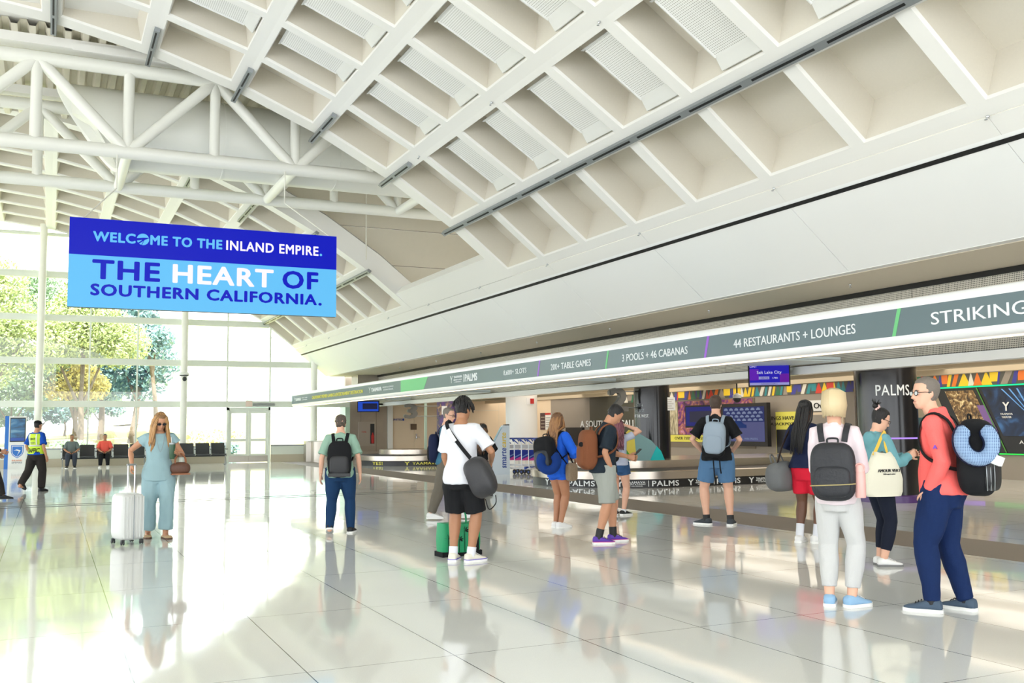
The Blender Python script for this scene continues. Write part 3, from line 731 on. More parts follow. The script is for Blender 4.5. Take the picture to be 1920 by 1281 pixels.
tree('small leafy tree outside above the seated men', 1.9, 74, 6, 1.5, [(0, 0, 3.7, 1.8), (1.5, 0, 3.1, 1.4), (-1.5, 0, 3.0, 1.5)], G2, leaf=.16, count=3500, r=.12)
tree('pale feathery tree outside between the two big green ones', -.7, 64, 10, 3.6, [(0, 0, 7.6, 2.2), (-1.4, 0, 6.0, 1.8), (1.3, 0, 6.2, 1.8), (0, 0, 9.4, 1.5), (0, 0, 4.4, 1.5)], G2, leaf=.115, count=12000)
tree('slim bare-trunked tree outside right of the seated men', 5.9, 63, 9, 5.2, [(0, 0, 6.4, 1.0), (-.8, 0, 5.6, .9)], G3, leaf=.16, count=900, r=.16, lean=-.5)
for k, (x, y, h_, c_) in enumerate(((-3.6, 70, 3.2, G2), (-.6, 72, 3.0, G3), (-6.2, 66, 3.4, G1), (.9, 76, 3.2, G2), (3.2, 78, 3.2, G3))):
    tree(('young green tree outside left of the kiosk edge', 'young blue green tree outside between the left columns', 'young yellow green tree outside at the far left', 'young green tree outside behind the bench', 'young blue green tree outside behind the pine trunks')[k], x, y, h_, 1.1, [(0, 0, 2.1, 1.2), (1.1, 0, 1.7, .9), (-1.1, 0, 1.8, .9)], c_, leaf=.13, count=2200, r=.09)
def bush(label, x, y, r, h, col, n=600):
    z0 = .05+max(0, min(1, (y-54)/30))*(.9+1.9*max(0, min(1, (x+6)/22)))
    rnd = random.Random(int(x*77+y*3)); mb = MB()
    for k in range(n):
        d = V((rnd.gauss(0, 1), rnd.gauss(0, 1), rnd.gauss(0, 1))).normalized()*(rnd.random()**.35)
        c = V((x+d.x*r, y+d.y*r, z0+h/2+d.z*h/2)); u = V((rnd.uniform(-1, 1), rnd.uniform(-1, 1), rnd.uniform(-1, 1))).normalized(); w = u.orthogonal().normalized(); s = .11*rnd.uniform(.7, 1.4)
        mb.face([c-u*s, c+w*s*.6, c+u*s, c-w*s*.6])
    tag(mb.build('shrub', leaf_mat(*col), origin=(x, y, z0), smooth=False), label, 'shrub')
tree('golden round tree outside between the white columns', 1.3, 64, 5, 2.0, [(0, 0, 4.0, 1.5), (.9, 0, 3.5, 1.1), (-.8, 0, 3.4, 1.1)], G4, leaf=.13, count=3500)
bush('low clipped green shrub outside behind the seated men', 1.2, 58, 1.3, .7, G2); bush('small green shrub outside left of the clipped hedge', -1.2, 57, .8, .8, G2, 400)
bush('flowering shrub on the slope outside left of the glass doors', 7.6, 56, 1.0, .9, G4, 500); bush('grey green shrub on the slope outside by the flowering one', 8.6, 54.5, .7, .7, G3, 400); bush('low yellow shrub on the bright slope outside', 9.4, 64, 2.2, .7, G4, 700)
bush('green shrub outside the glass beside the kiosk', -4.4, 55, 1.5, 1.1, G2, 700); bush('round green shrub outside near the guard', -.4, 54.5, 1.3, .6, G1, 600)

# ================================================================ baggage carousels
M_skirt = mat('black skirt', (20, 20, 23), .4)
M_belt = mat('conveyor rubber', (42, 40, 40), .55)
M_band = mat('steel band', (186, 176, 164), .24, .92, var=.08, vscale=3, stretch=(1, 1, .1))
def stadium(cx0, cx1, cy, r, n=20):
    p = [(cx0-r*sin(pi*k/n), cy+r*cos(pi*k/n)) for k in range(n+1)]
    return p+[(cx1, cy-r), (cx1, cy+r)]
def carousel(label, cy, cx0=13.4, cx1=21.98, r=2.4):
    t = thing('baggage_carousel', label, 'carousel', (cx0+1, cy, 0))
    def ring(prof, m, n):
        mb = MB(); P = [stadium(cx0, cx1, cy, r-o) for o, z in prof]
        rows = [[(x, y, z) for x, y in q] for q, (o, z) in zip(P, prof)]
        k = len(rows[0])
        mb.grid(rows, cap0=False, cap1=False); return mb.build(n, m, t)
    ring([(.06, 0), (.06, .19), (.2, .19)], M_skirt, 'skirt')
    ring([(.06, .185), (0, .20), (0, .375), (.05, .39), (.12, .39)], M_band, 'outer_band')
    ring([(.12, .385), (.95, .42)], M_belt, 'conveyor')
    mb = MB(); q = [(x, y) for x, y in stadium(cx0, cx1, cy, r-.95)]
    rows = [[(x, y, z) for x, y in q] for z in (.38, .60)]; mb.grid(rows, cap0=False)
    mb.build('island', M_band, t)
    return t
c2 = carousel('near black and steel baggage carousel with white lettering around its skirt', 21.8)
c3 = carousel('far baggage carousel with yellow lettering near the steel wall', 37.8)
def on_skirt(s, yl, frac0, frac1, zc, h, m, t, r=2.345, cx0=13.4, cy=21.8, bold=.02, emblem=False):
    """lettering wrapped on the near side of a carousel skirt; frac = metres along it from the start of the straight side (negative = round the end)"""
    tm = text_mb(s, w=frac1-frac0, h=h, bold=bold, space=1.1); u0 = (frac0+frac1)/2; vs = []
    for x, y, z in tm.v:
        u = u0+x; dd = .006+z
        if u >= 0: vs.append((cx0+u, cy-r-dd, zc+y))
        else:
            a = u/r; vs.append((cx0+(r+dd)*sin(a), cy-(r+dd)*cos(a), zc+y))
    tm.v = vs; tm.build('lettering', m, t, smooth=False)
def skirt_logo(u, t, cy, m):
    on_skirt('PALMS', 0, u+.62, u+1.32, .10, .13, m, t, cy=cy, bold=.015)
    on_skirt('YAAMAVA', 0, u, u+.46, .13, .05, m, t, cy=cy, bold=.02); on_skirt('RESORT & CASINO', 0, u, u+.46, .085, .03, m, t, cy=cy); on_skirt('AT SAN MANUEL', 0, u+.06, u+.4, .045, .025, m, t, cy=cy)
    on_skirt('I', 0, u+.53, u+.545, .10, .14, m, t, cy=cy, bold=0)
    on_skirt('Y', 0, u-.22, u-.06, .10, .14, m, t, cy=cy, bold=.02)
for u in (-3.3, -1.25, .55, 2.35, 4.15, 5.95, 7.2): skirt_logo(u, c2, 21.8, M_wt)
on_skirt('YAAMAVA', 0, -.9, .1, .1, .10, M_yel, c3, cy=37.8); on_skirt('Y', 0, -1.2, -1.0, .1, .13, M_yel, c3, cy=37.8); on_skirt('YES!', 0, -2.6, -2.1, .1, .12, M_yel, c3, cy=37.8)
mb = MB().box(17.3, 17.9, 19.385, 19.4, .25, .31); sg = mb.build('warning_label', mat('orange label', (206, 118, 84), .5), c2, smooth=False)
MB().box(17.0, 17.2, 19.385, 19.4, .22, .34).build('button_plate', M_track, c2, smooth=False)
# turquoise curved board standing on the carousel beside the black column
bd = thing('promo_board', 'yellow and turquoise curved promo board beside the black column', 'board', (13.3, 20.55, .6))
pts = [(-.62, 0), (-.62, .62), (-.5, .74), (-.2, .66), (.15, .48), (.42, .22), (.52, 0)]
def plate(name, P, m, dy=0):
    mb = MB(); n = len(P); mb.grid([[(13.3+x, 20.55+d, .6+z) for x, z in P] for d in (dy, dy+.03)]); mb.build(name, m, bd, smooth=False)
plate('panel', pts, mat('pale aqua print', (128, 170, 176), .4)); plate('printed_band', [(-.62, .02), (-.62, .64), (-.5, .75), (-.36, .7), (-.3, .02)], mat('yellow print band', (224, 208, 92), .5), -.012)
plate('printed_tip', [(.1, .0), (.3, .34), (.42, .22), (.52, 0)], mat('turquoise print', (20, 196, 200), .5), -.012)
plate('printed_curve', [(-.61, .02), (-.61, .3), (-.46, .1), (-.42, .02)], mat('leaf green print', (74, 160, 70), .5), -.02)

# ================================================================ right wall displays
def wall_rect(y0, y1, z0, z1, m, name, parent, d=.03, base=0):
    return MB().box(XW-base-d, XW-base, min(y0, y1), max(y0, y1), z0, z1).build(name, m, parent, smooth=False)
def wall_text(s, yl, yr, z, h, m, parent, bold=0, base=.035):
    tm = text_mb(s, w=abs(yl-yr), h=h, bold=bold); tm.xform(frame_m((XW-base, (yl+yr)/2, z), (0, -1, 0), (0, 0, 1))); tm.build('lettering', m, parent, smooth=False)
def noise_pic(name, stops, scale=(3, 3, 3), dist=2):
    m = bpy.data.materials.new(name); m.use_nodes = True; nt = m.node_tree; N = nt.nodes.new; Lk = nt.links.new
    b = nt.nodes['Principled BSDF']; b.inputs['Roughness'].default_value = .35
    tc = N('ShaderNodeTexCoord'); mp = N('ShaderNodeMapping'); mp.inputs['Scale'].default_value = scale; Lk(tc.outputs['Object'], mp.inputs[0])
    n = N('ShaderNodeTexNoise'); n.inputs['Scale'].default_value = 1; n.inputs['Detail'].default_value = 5; n.inputs['Distortion'].default_value = dist; Lk(mp.outputs[0], n.inputs['Vector'])
    cr = N('ShaderNodeValToRGB'); Lk(n.outputs[0], cr.inputs[0])
    el = cr.color_ramp.elements
    while len(el) < len(stops): el.new(.5)
    for e, (p, c) in zip(el, stops): e.position = p; e.color = srgb(*c)
    Lk(cr.outputs[0], b.inputs['Base Color']); return m
ps = thing('casino_poster', 'long casino poster with purple interior photo and yellow caption band', 'poster', (XW, 30.2, .6))
wall_rect(33.3, 27.1, .62, 2.38, mat('poster base', (120, 110, 96), .5), 'board', ps)
wall_rect(33.3, 31.7, 1.1, 2.34, noise_pic('pale tower print', [(.3, (92, 88, 70)), (.5, (190, 180, 150)), (.7, (226, 220, 196))], (1, 8, 2)), 'picture', ps, base=.03, d=.01)
wall_rect(31.65, 27.2, 1.1, 2.36, noise_pic('purple casino print', [(.32, (60, 26, 60)), (.45, (128, 56, 140)), (.55, (176, 110, 70)), (.7, (214, 150, 190))], (1, 2.5, 2.5)), 'picture', ps, base=.03, d=.01)
wall_rect(33.3, 27.1, .82, 1.08, M_yel, 'caption_band', ps, base=.03, d=.012)
wall_text('OVER 7,000 SLOTS! MOST IN THE WEST!', 31.9, 28.0, .95, .12, M_ink, ps, base=.048)
mon = thing('wall_monitor', 'blue flight monitor mounted over the purple casino poster', 'monitor', (21.6, 29.6, 1.4))
MB().box(21.55, 21.65, 28.6, 30.6, 1.36, 2.18).build('housing', M_ink, mon, smooth=False)
M_blu = mat('monitor blue', (58, 62, 170), .3, emit=.35)
MB().box(21.54, 21.55, 28.66, 30.54, 1.42, 2.12).build('screen_panel', M_blu, mon, smooth=False)
MB().box(21.532, 21.54, 28.9, 30.3, 1.56, 1.96).build('table_block', mat('monitor grey blue', (92, 92, 130), .4, emit=.2), mon, smooth=False)
tv = thing('wall_television', 'big black framed screen showing parked cars and a blue car', 'television', (21.6, 27, .5))
ty0, ty1, tz0, tz1 = 25.9, 28.35, .72, 2.18
MB().box(21.5, 21.66, ty0, ty1, tz0, tz1).build('frame', M_ink, tv, smooth=False)
MB().box(21.49, 21.5, ty0+.13, ty1-.13, tz0+.16, tz1-.12).build('screen_panel', mat('screen lilac', (120, 124, 190), .3, emit=.3), tv, smooth=False)
MB().box(21.484, 21.49, ty0+.13, ty1-.13, tz0+.82, tz1-.12).build('screen_panel', mat('screen dusk blue', (58, 72, 150), .3, emit=.3), tv, smooth=False)
M_carp = mat('screen pale blue', (170, 186, 232), .3, emit=.35)
for r_ in range(4):
    for c_ in range(7):
        y = ty1-.3-c_*.29-(r_ % 2)*.12; z = tz1-.24-r_*.12
        MB().box(21.478, 21.484, y-.1, y+.1, z, z+.05).box(21.478, 21.484, y-.06, y+.06, z+.05, z+.08).build('pictured_car', M_carp, tv, smooth=False)
mb = MB(); P = [(0, 0), (.85, 0), (.84, .1), (.7, .14), (.55, .24), (.25, .25), (.1, .15), (0, .12)]
mb.grid([[(x, ty1-.55-a, tz0+.62+z) for a, z in P] for x in (21.484, 21.476)]); mb.build('pictured_car', mat('screen car blue', (28, 70, 160), .3, emit=.3), tv, smooth=False)
tm = text_mb('GET CARDS. WIN PRIZES.', w=1.5, h=.07); tm.xform(frame_m((21.478, 27.1, tz0+.25), (0, -1, 0), (0, 0, 1))); tm.build('lettering', M_carp, tv, smooth=False)
ys = thing('jackpot_sign', 'yellow rounded sign about jackpots right of the big screen', 'sign', (21.8, 25.4, .6))
wall_rect(25.95, 24.95, .5, 1.86, M_yel, 'panel', ys, d=.09); wall_rect(25.9, 25.15, .5, 1.28, mat('dark screen doorway', (40, 40, 42), .4), 'opening', ys, base=.09)
wall_text('KINGS HAVE', 26.3, 25.05, 1.66, .12, M_ink, ys, base=.1); wall_text('A JACKPOT!', 26.2, 25.02, 1.45, .12, M_ink, ys, base=.1)
ov = thing('oversize_sign', 'white oversize baggage sign with arrow on the grey wall', 'sign', (21.9, 23.9, 1.8))
wall_rect(24.6, 22.9, 1.86, 2.2, M_paper, 'board', ov, base=.03); wall_text('Oversize', 24.15, 23.0, 2.03, .18, M_ink, ov, bold=.02, base=.066)
wall_rect(24.5, 24.25, 1.92, 2.14, M_ink, 'pictogram', ov, base=.06, d=.01)
wall_text('V', 24.43, 24.32, 2.0, .1, M_paper, ov, bold=.04, base=.074); wall_text('I', 24.385, 24.365, 2.06, .1, M_paper, ov, bold=.0, base=.074)
dr = thing('doorway', 'beige framed doorway under the oversize sign', 'doorway', (21.9, 23.6, 0)); dr['kind'] = 'structure'
wall_rect(24.65, 22.9, 0, 1.82, M_beige, 'frame', dr, d=.05); wall_rect(24.5, 23.05, 0, 1.74, M_greyw, 'opening', dr, base=.04, d=.02)
# wall by the far corner
nb = thing('notice_board', 'dark and white notice panel with red top on the beige wall', 'notice', (21.9, 42.9, 1.3))
wall_rect(43.5, 42.95, 1.3, 2.12, mat('aubergine', (64, 44, 54), .5), 'panel', nb); wall_rect(42.95, 42.35, 1.3, 2.12, M_paper, 'sheet', nb); wall_rect(42.95, 42.35, 2.02, 2.12, M_red, 'header', nb, base=.03, d=.01)
for k in range(5): wall_rect(42.88, 42.42, 1.42+k*.11, 1.45+k*.11, M_track, 'print_line', nb, base=.03, d=.006)
for k in range(4): wall_rect(43.42, 43.02, 1.4+k*.16, 1.46+k*.16, M_greyw, 'print_line', nb, base=.03, d=.006)
ob = MB().box(XW-.12, XW-.001, 39.1, 40.7, 0, 1.4).build('dark_doorway', M_ink, origin=(XW, 39.9, 0), smooth=False); ob['kind'] = 'structure'
ob = text_mb('A SOUTHERN CALIFORNIA', w=6.5, h=.3, bold=.02); ob.xform(frame_m((XW-.02, 36.2, 1.55), (0, -1, 0), (0, 0, 1)))
ob = ob.build('wall_lettering', M_wt, origin=(XW, 36.2, 1.4), smooth=False); tag(ob, 'pale lettering on the dark olive wall behind the number 2', 'lettering')
# colourful frieze over the posters
cols = [mat('mosaic %d' % k, c, .5) for k, c in enumerate(((214, 60, 44), (240, 204, 40), (36, 110, 80), (60, 60, 150), (232, 120, 40), (40, 140, 150), (84, 84, 78), (150, 140, 130), (226, 222, 210)))]
fr = thing('mosaic_frieze', 'colourful strip of triangles and blocks under the low ceiling', 'mosaic', (XW, 24, 2.42))
MB().box(XW-.022, XW-.002, 8, 36, 2.42, 2.815).build('board', cols[6], fr, smooth=False)
rnd = random.Random(5); mb = MB(); y = 35.6
while y > 8.4:
    w = rnd.uniform(.12, .42); k = rnd.choice([0, 1, 1, 2, 2, 3, 3, 4, 5, 5, 7, 8]); s = rnd.random(); x = XW-.022-rnd.random()*.004
    if s < .45: P = [(y, 2.42), (y-w, 2.42), (y-w*.5, 2.8)]
    elif s < .75: P = [(y, 2.42), (y-w*.5, 2.42), (y-w, 2.8), (y-w*.5, 2.8)]
    else: P = [(y, 2.5), (y-w, 2.5), (y-w, 2.74), (y, 2.74)]
    mb.face([(x, a, b) for a, b in P], k); y -= w*.8
mb.build('coloured_pattern', cols, fr, smooth=False)
# light-edged picture wall on the right
pw = thing('picture_wall', 'black picture wall with green and purple light lines behind the coral pullover', 'poster', (XW, 16, .6))
wall_rect(20.9, 9, .62, 2.40, mat('picture wall black', (34, 34, 36), .4), 'board', pw)
wall_rect(20.9, 9, 2.375, 2.41, mat('green light line', (30, 230, 150), emit=1.5), 'light_line', pw, base=.03)
wall_rect(20.9, 18.0, .63, .66, mat('purple light line', (150, 60, 255), emit=1.8), 'light_line', pw, base=.03); wall_rect(17.7, 9, .63, .66, mat('lime light line', (60, 240, 90), emit=1.2), 'light_line', pw, base=.03)
def slant(y0, y1, z0, z1, sl, m, name, d=.034):
    MB().hexa([(XW-d-.006, y0+sl*0, z0), (XW-d, y0, z0), (XW-d, y1, z0), (XW-d-.006, y1, z0), (XW-d-.006, y0+sl, z1), (XW-d, y0+sl, z1), (XW-d, y1+sl, z1), (XW-d-.006, y1+sl, z1)]).build(name, m, pw, smooth=False)
slant(20.2, 18.9, 1.15, 2.3, .5, mat('room print', (150, 138, 118), .4, var=.25, vscale=2), 'picture')
slant(20.2, 18.9, 1.15, 1.6, .2, mat('teal chair print', (44, 84, 88), .4), 'picture', .042)
slant(18.5, 17.6, 1.1, 2.3, .6, noise_pic('chandelier print', [(.35, (52, 40, 34)), (.55, (150, 116, 70)), (.68, (250, 232, 180))], (1, 9, 9), 1), 'picture')
slant(17.75, 17.5, 1.2, 1.9, .35, mat('violet seats print', (128, 96, 160), .4), 'picture', .042)
slant(17.35, 15.2, 1.1, 2.34, .6, noise_pic('dark stage print', [(.3, (14, 20, 34)), (.55, (24, 44, 80)), (.75, (60, 110, 170))], (1, 2, 2), 1), 'picture')
M_beam = mat('light beam print', (110, 170, 240), .4)
for k in range(9):
    y = 16.2-.0*k; a = -.85+.2*k
    mb = MB(); p0 = V((XW-.045, 16.4, 1.45)); p1 = V((XW-.045, 16.4-a*1.1, 2.3)); w = V((0, .025, 0))
    mb.face([p0-w*.3, p0+w*.3, p1+w, p1-w]); mb.build('pictured_beam', M_beam, pw, smooth=False)
slant(19.0, 18.97, .68, 2.36, .9, mat('green edge line', (80, 150, 60), .5), 'edge_line', .046); slant(17.3, 17.27, .68, 2.36, .8, mat('green edge line', (80, 150, 60), .5), 'edge_line', .046)
wall_text('Upgrade your stay', 19.6, 18.6, .95, .09, M_paper, pw, base=.05); wall_text('A-list entertainment', 16.9, 15.4, .95, .09, M_paper, pw, base=.05)
wall_text('Y', 17.32, 17.12, 1.85, .22, M_paper, pw, bold=.02, base=.06); wall_text('YAAMAVA', 17.4, 17.04, 1.66, .05, M_paper, pw, base=.06); wall_text('THEATER', 17.36, 17.08, 1.58, .05, M_paper, pw, base=.06)
# wraps on the black columns
def col_text(s, cx, cy, r, ang, w, h, z, m, name, label, bold=.02):
    tm = text_mb(s, w=w, h=h, bold=bold*.3, space=1.1); vs = []
    for x, y, zz in tm.v:
        a = ang+x/r; vs.append((cx-(r+.006+zz)*cos(a), cy-(r+.006+zz)*sin(a), z+y))
    tm.v = vs; o = tm.build('lettering', m, origin=(cx-r*cos(ang), cy-r*sin(ang), z-h/2), smooth=False); return tag(o, label, 'lettering')
def a_of(cx, cy): return atan2(cy, cx)
o = col_text('PALMS', 14.3, 13.8, .56, a_of(14.3, 13.8)+.25, .62, .2, 2.06, M_wt, 'x', 'large white capital lettering on the black column behind the teal hoodie', bold=.03)
rg = MB().lathe([(.562, 1.16), (.566, 1.16), (.566, 1.19), (.562, 1.19)], (14.3, 13.8, 0), 40).build('light_ring', mat('violet glow ring', (190, 150, 255), emit=1.0), origin=(14.3, 13.8, 1.16)); tag(rg, 'thin violet light ring around the black column behind the teal hoodie', 'light ring')
bs = MB().lathe([(.6, 0), (.6, .12), (.57, .14)], (14.3, 13.8, 0), 40).build('column_base', mat('violet base', (78, 50, 110), .3), origin=(14.3, 13.8, 0)); bs['kind'] = 'structure'; bs.name = 'trim_12'
col_text('WITH', 14.3, 21.8, .47, a_of(14.3, 21.8)-.75, .22, .08, 1.98, M_track, 'x', 'grey word WITH on the black column behind the number 2')
col_text('THE BEST', 14.3, 21.8, .47, a_of(14.3, 21.8)-.78, .36, .08, 1.84, M_track, 'x', 'grey words THE BEST on the black column behind the number 2')
col_text('OF THE WEST.', 14.3, 21.8, .47, a_of(14.3, 21.8)-.68, .5, .08, 1.70, M_wt, 'x', 'white words OF THE WEST on the black column behind the number 2')
def sheet(px, py, px1, py1, X, label, name='notice_sheet', lines=5):
    a, b = on_x(px, py, X), on_x(px1, py1, X); t = thing(name, label, 'notice', (X, (a.y+b.y)/2, min(a.z, b.z)))
    MB().box(X, X+.012, min(a.y, b.y), max(a.y, b.y), min(a.z, b.z), max(a.z, b.z)).build('sheet', M_paper, t, smooth=False)
    for k in range(lines):
        z = b.z+(a.z-b.z)*(k+1)/(lines+1); MB().box(X-.004, X, b.y+.05, a.y-.05-.1*(k % 2), z-.006, z+.006).build('print_line', M_greyw, t, smooth=False)
    return t
def ysheet(x0, x1, y, z0, z1, label, lines=5):
    t = thing('notice_sheet', label, 'notice', ((x0+x1)/2, y, z0))
    MB().box(x0, x1, y, y+.012, z0, z1).build('sheet', M_paper, t, smooth=False)
    for k in range(lines):
        z = z0+(z1-z0)*(k+1)/(lines+1); MB().box(x0+.05, x1-.05-.06*(k % 2), y-.004, y, z-.006, z+.006).build('print_line', M_greyw, t, smooth=False)
    MB().box((x0+x1)/2-.03, (x0+x1)/2+.03, y+.012, y+.12, (z0+z1)/2-.03, (z0+z1)/2+.03).build('bracket', M_track, t, smooth=False)
ysheet(14.34, 14.75, 21.38, 1.84, 2.18, 'white paper notice on the black column with the number 2')
t = thing('column_sticker', 'small white label with blue print low on the black column', 'sticker', (13.82, 21.87, 1.1))
a = V((0, 21.87, 0)); MB().box(13.815, 13.835, a.y-.12, a.y+.06, 1.1, 1.42).build('sheet', M_paper, t, smooth=False); MB().box(13.808, 13.815, a.y-.09, a.y+.03, 1.28, 1.38).build('print_block', mat('pale blue print', (150, 190, 226), .5), t, smooth=False)
# poster column with glass edges near carousel 3
pc = thing('poster_column', 'column wrapped in a purple nightlife poster near the number 3', 'poster', (14.8, 37.6, 0))
MB().lathe([(.5, .0), (.5, 2.82)], (14.8, 37.6, 0), 32).build('column_shaft', noise_pic('purple night print', [(.3, (30, 20, 50)), (.45, (96, 60, 130)), (.56, (70, 66, 96)), (.68, (190, 150, 120))], (2, 2, 2)), pc)
MB().box(13.85, 13.95, 37.9, 37.95, .3, 2.6).build('glass_edge', mat('green glass edge', (190, 216, 196), .2), pc, smooth=False)
ysheet(14.32, 14.56, 37.17, 1.98, 2.32, 'white paper notice on the purple poster column', lines=2)
# big grey numerals with pins
def numeral(s, x, y, z0, h, w, label, pin_to):
    t = thing('number_sign', label, 'sign', (x, y, z0))
    tm = text_mb(s, w=w, h=h, bold=.045, depth=.06); tm.xform(frame_m((x, y, z0+h/2), (1, 0, 0), (0, 0, 1))); tm.build('numeral', mat('satin grey metal', (124, 122, 118), .5, .2), t, smooth=False)
    for z in (z0+.1, z0+h-.1): MB().rod((x+w*.35, y, z), (pin_to, y, z), .012, 8).build('pin', M_track, t)
numeral('2', 13.32, 21.9, 1.82, .62, .58, 'large grey numeral 2 sticking out from the black column', 13.95)
numeral('3', 13.1, 37.5, 1.82, .60, .58, 'large grey numeral 3 beside the purple poster column', 14.4)
# white column details
al = thing('fire_alarm', 'red and white fire alarm strobe on the white column', 'alarm', (14.37, 29.18, 2.19))
MB().box(14.24, 14.50, 29.15, 29.22, 2.19, 2.40).build('plate', M_paper, al, smooth=False); MB().box(14.36, 14.49, 29.12, 29.15, 2.21, 2.38).build('lens', M_red, al, smooth=False)
# fire extinguisher cabinet in the steel wall
fx = thing('extinguisher_cabinet', 'fire extinguisher cabinet recessed in the brushed steel wall', 'cabinet', (13.55, 44.98, .65))
MB().box(13.12, 13.96, 44.95, 44.999, .62, 1.76).build('frame', M_brush, fx, smooth=False); MB().box(13.7, 13.9, 44.94, 44.95, .72, 1.66).build('glass_pane', M_dark, fx, smooth=False)
tm = text_mb('FIRE', w=.22, h=.07); tm.xform(frame_m((13.4, 44.945, 1.28), (1, 0, 0), (0, 0, 1))); tm.build('lettering', M_red, fx, smooth=False)
MB().lathe([(.06, .74), (.07, .78), (.07, 1.1), (.03, 1.18), (.03, 1.24)], (13.8, 44.9, 0), 14).build('extinguisher', M_red, fx)
# hanging monitors
def monitor(label, X, c, w, h, d, yaw, tilt, parts):
    t = thing('flight_monitor', label, 'monitor', c, yaw, local=True)
    MX_ = MX.Rotation(tilt, 4, 'X')
    MB().box(-w/2, w/2, 0, d, -h/2, h/2).xform(MX_).build('housing', M_ink, t, smooth=False)
    for n, (x0, x1, z0, z1), m, o in parts: MB().box(x0, x1, -o, 0, z0, z1).xform(MX_).build(n, m, t, smooth=False)
    inv = (MX.Translation(c) @ MX.Rotation(yaw, 4, 'Z')).inverted()
    MB().rod(inv @ V((c[0]+.05, c[1]+.05, 2.5)), inv @ V((13.24, c[1]+.05, 2.5)), .04, 8).build('mount', M_ink, t)
    return t, MX_
t, Mx = monitor('hanging flight monitor reading Salt Lake City', 12.6, (12.75, 15.25, 2.42), .80, .46, .22, R(-38), R(10), [('screen_panel', (-.375, .375, -.2, .2), mat('royal blue screen', (40, 30, 190), .3, emit=.75), .004), ('screen_panel', (-.375, -.2, -.1, .12), mat('violet screen', (104, 30, 190), .3, emit=.75), .006), ('screen_panel', (.2, .375, -.15, .02), mat('magenta screen', (110, 24, 170), .3, emit=.75), .006), ('status_bar', (-.375, .375, -.2, -.15), mat('lavender bar', (170, 170, 235), .3, emit=.7), .008), ('airline_tag', (-.2, .0, -.085, -.03), mat('lavender bar', (1, 1, 1)), .008)])
M_sw = mat('screen lettering', (235, 235, 255), .3, emit=.8)
for s, x, z, w, h, m in (('Salt Lake City', 0, .045, .47, .075, M_sw), ('ONT', -.3, .17, .14, .035, M_sw), ('DELTA', -.09, -.058, .14, .03, mat('indigo text', (40, 30, 110), .4)), ('1780', .11, -.058, .1, .03, M_sw), ('BAGGAGE CLAIM  2', 0, -.175, .3, .025, mat('indigo text', (40, 30, 110), .4))):
    tm = text_mb(s, w=w, h=h); tm.xform(Mx @ frame_m((x, -.014, z), (1, 0, 0), (0, 0, 1))); tm.build('lettering', m, t, smooth=False)
t, Mx = monitor('hanging blue flight monitor beside the steel wall', 12.6, (12.55, 41.5, 2.40), .95, .50, .3, R(-20), R(12), [('screen_panel', (-.44, .44, -.21, .21), mat('monitor cobalt', (40, 84, 210), .3, emit=.8), .004), ('table_block', (-.24, .4, -.12, .14), mat('monitor navy', (36, 42, 92), .3, emit=.4), .008)])
for k in range(6): MB().box(-.22, .38, -.012, -.008, -.1+k*.04, -.085+k*.04).xform(Mx).build('table_row', mat('monitor grey blue', (92, 92, 130), .4), t, smooth=False)
dc = thing('dome_camera', 'small dome camera hanging from the ceiling near the casino poster', 'camera', (17, 23.6, 2.2))
a = on_y(1382, 748, 22.5); MB().rod((a.x, 22.5, a.z), (a.x, 22.5, 2.82), .02).build('mount', M_dark, dc); MB().ell((a.x, 22.5, a.z), (.11, .11, .11)).build('dome', M_dark, dc); MB().lathe([(.12, .02), (.12, .1), (.03, .16)], (a.x, 22.5, a.z), 16).build('collar', M_panelw, dc)
# door and signs on the beige end wall
d2 = thing('door_2', 'x', 'x', (16.4, 45, 0)); d2['kind'] = 'structure'
for k in ('label', 'category'): del d2[k]
MB().box(15.9, 17.3, 44.96, 45, 0, 2.25).build('door_leaf', M_beige, d2, smooth=False); MB().box(16.0, 16.16, 44.88, 44.96, .98, 1.02).build('handle', M_chrome, d2, smooth=False); MB().box(15.97, 16.03, 44.93, 44.96, .9, 1.16).build('handle_plate', M_chrome, d2, smooth=False)
def esign(px0, py0, px1, py1, m, name, label, cat='sign', Y=44.97):
    a, b = on_y(px0, py0, Y), on_y(px1, py1, Y); o = MB().box(min(a.x, b.x), max(a.x, b.x), Y-.02, Y, min(a.z, b.z), max(a.z, b.z)).build(name, m, origin=((a.x+b.x)/2, Y, min(a.z, b.z)), smooth=False); return tag(o, label, cat)
M_bronze = mat('bronze plate', (104, 88, 72), .4, .4)
esign(770, 795, 781, 806, M_bronze, 'door_sign', 'small bronze restroom plate on the beige door by the number 3'); esign(900, 794, 908, 803, M_bronze, 'door_sign', 'small bronze plate on the beige wall left of the trolley machine')
tm = text_mb('UNITED', w=.55, h=.09, bold=.01); p = on_y(745, 787, 44.97); tm.xform(frame_m((p.x, 44.96, p.z), (1, 0, 0), (0, 0, 1))); o = tm.build('wall_lettering', M_navyink, origin=(p.x, 44.97, p.z), smooth=False); tag(o, 'small blue airline lettering on the beige wall', 'lettering')
esign(755, 785, 757.5, 789, M_navyink, 'logo_square', 'tiny blue square mark after the airline lettering')
# round smoke of beige: curved steel counter by the glass
ct = thing('steel_podium', 'rounded brushed steel podium by the end glass', 'podium', (10.95, 43.4, 0))
mb = MB(); rows = []
for z in (0, .9): rows.append([(10.25, 43.68, z), (10.25, 43.25, z)]+[(10.45+.62*(1-cos(pi*k/16)), 43.2-.42*sin(pi*k/16), z) for k in range(17)]+[(11.75, 43.25, z), (11.75, 43.68, z)])
mb.grid(rows); mb.build('shell', M_brush, ct); MB().box(10.22, 11.78, 42.75, 43.70, .9, .93).build('top', M_mull, ct, smooth=False)
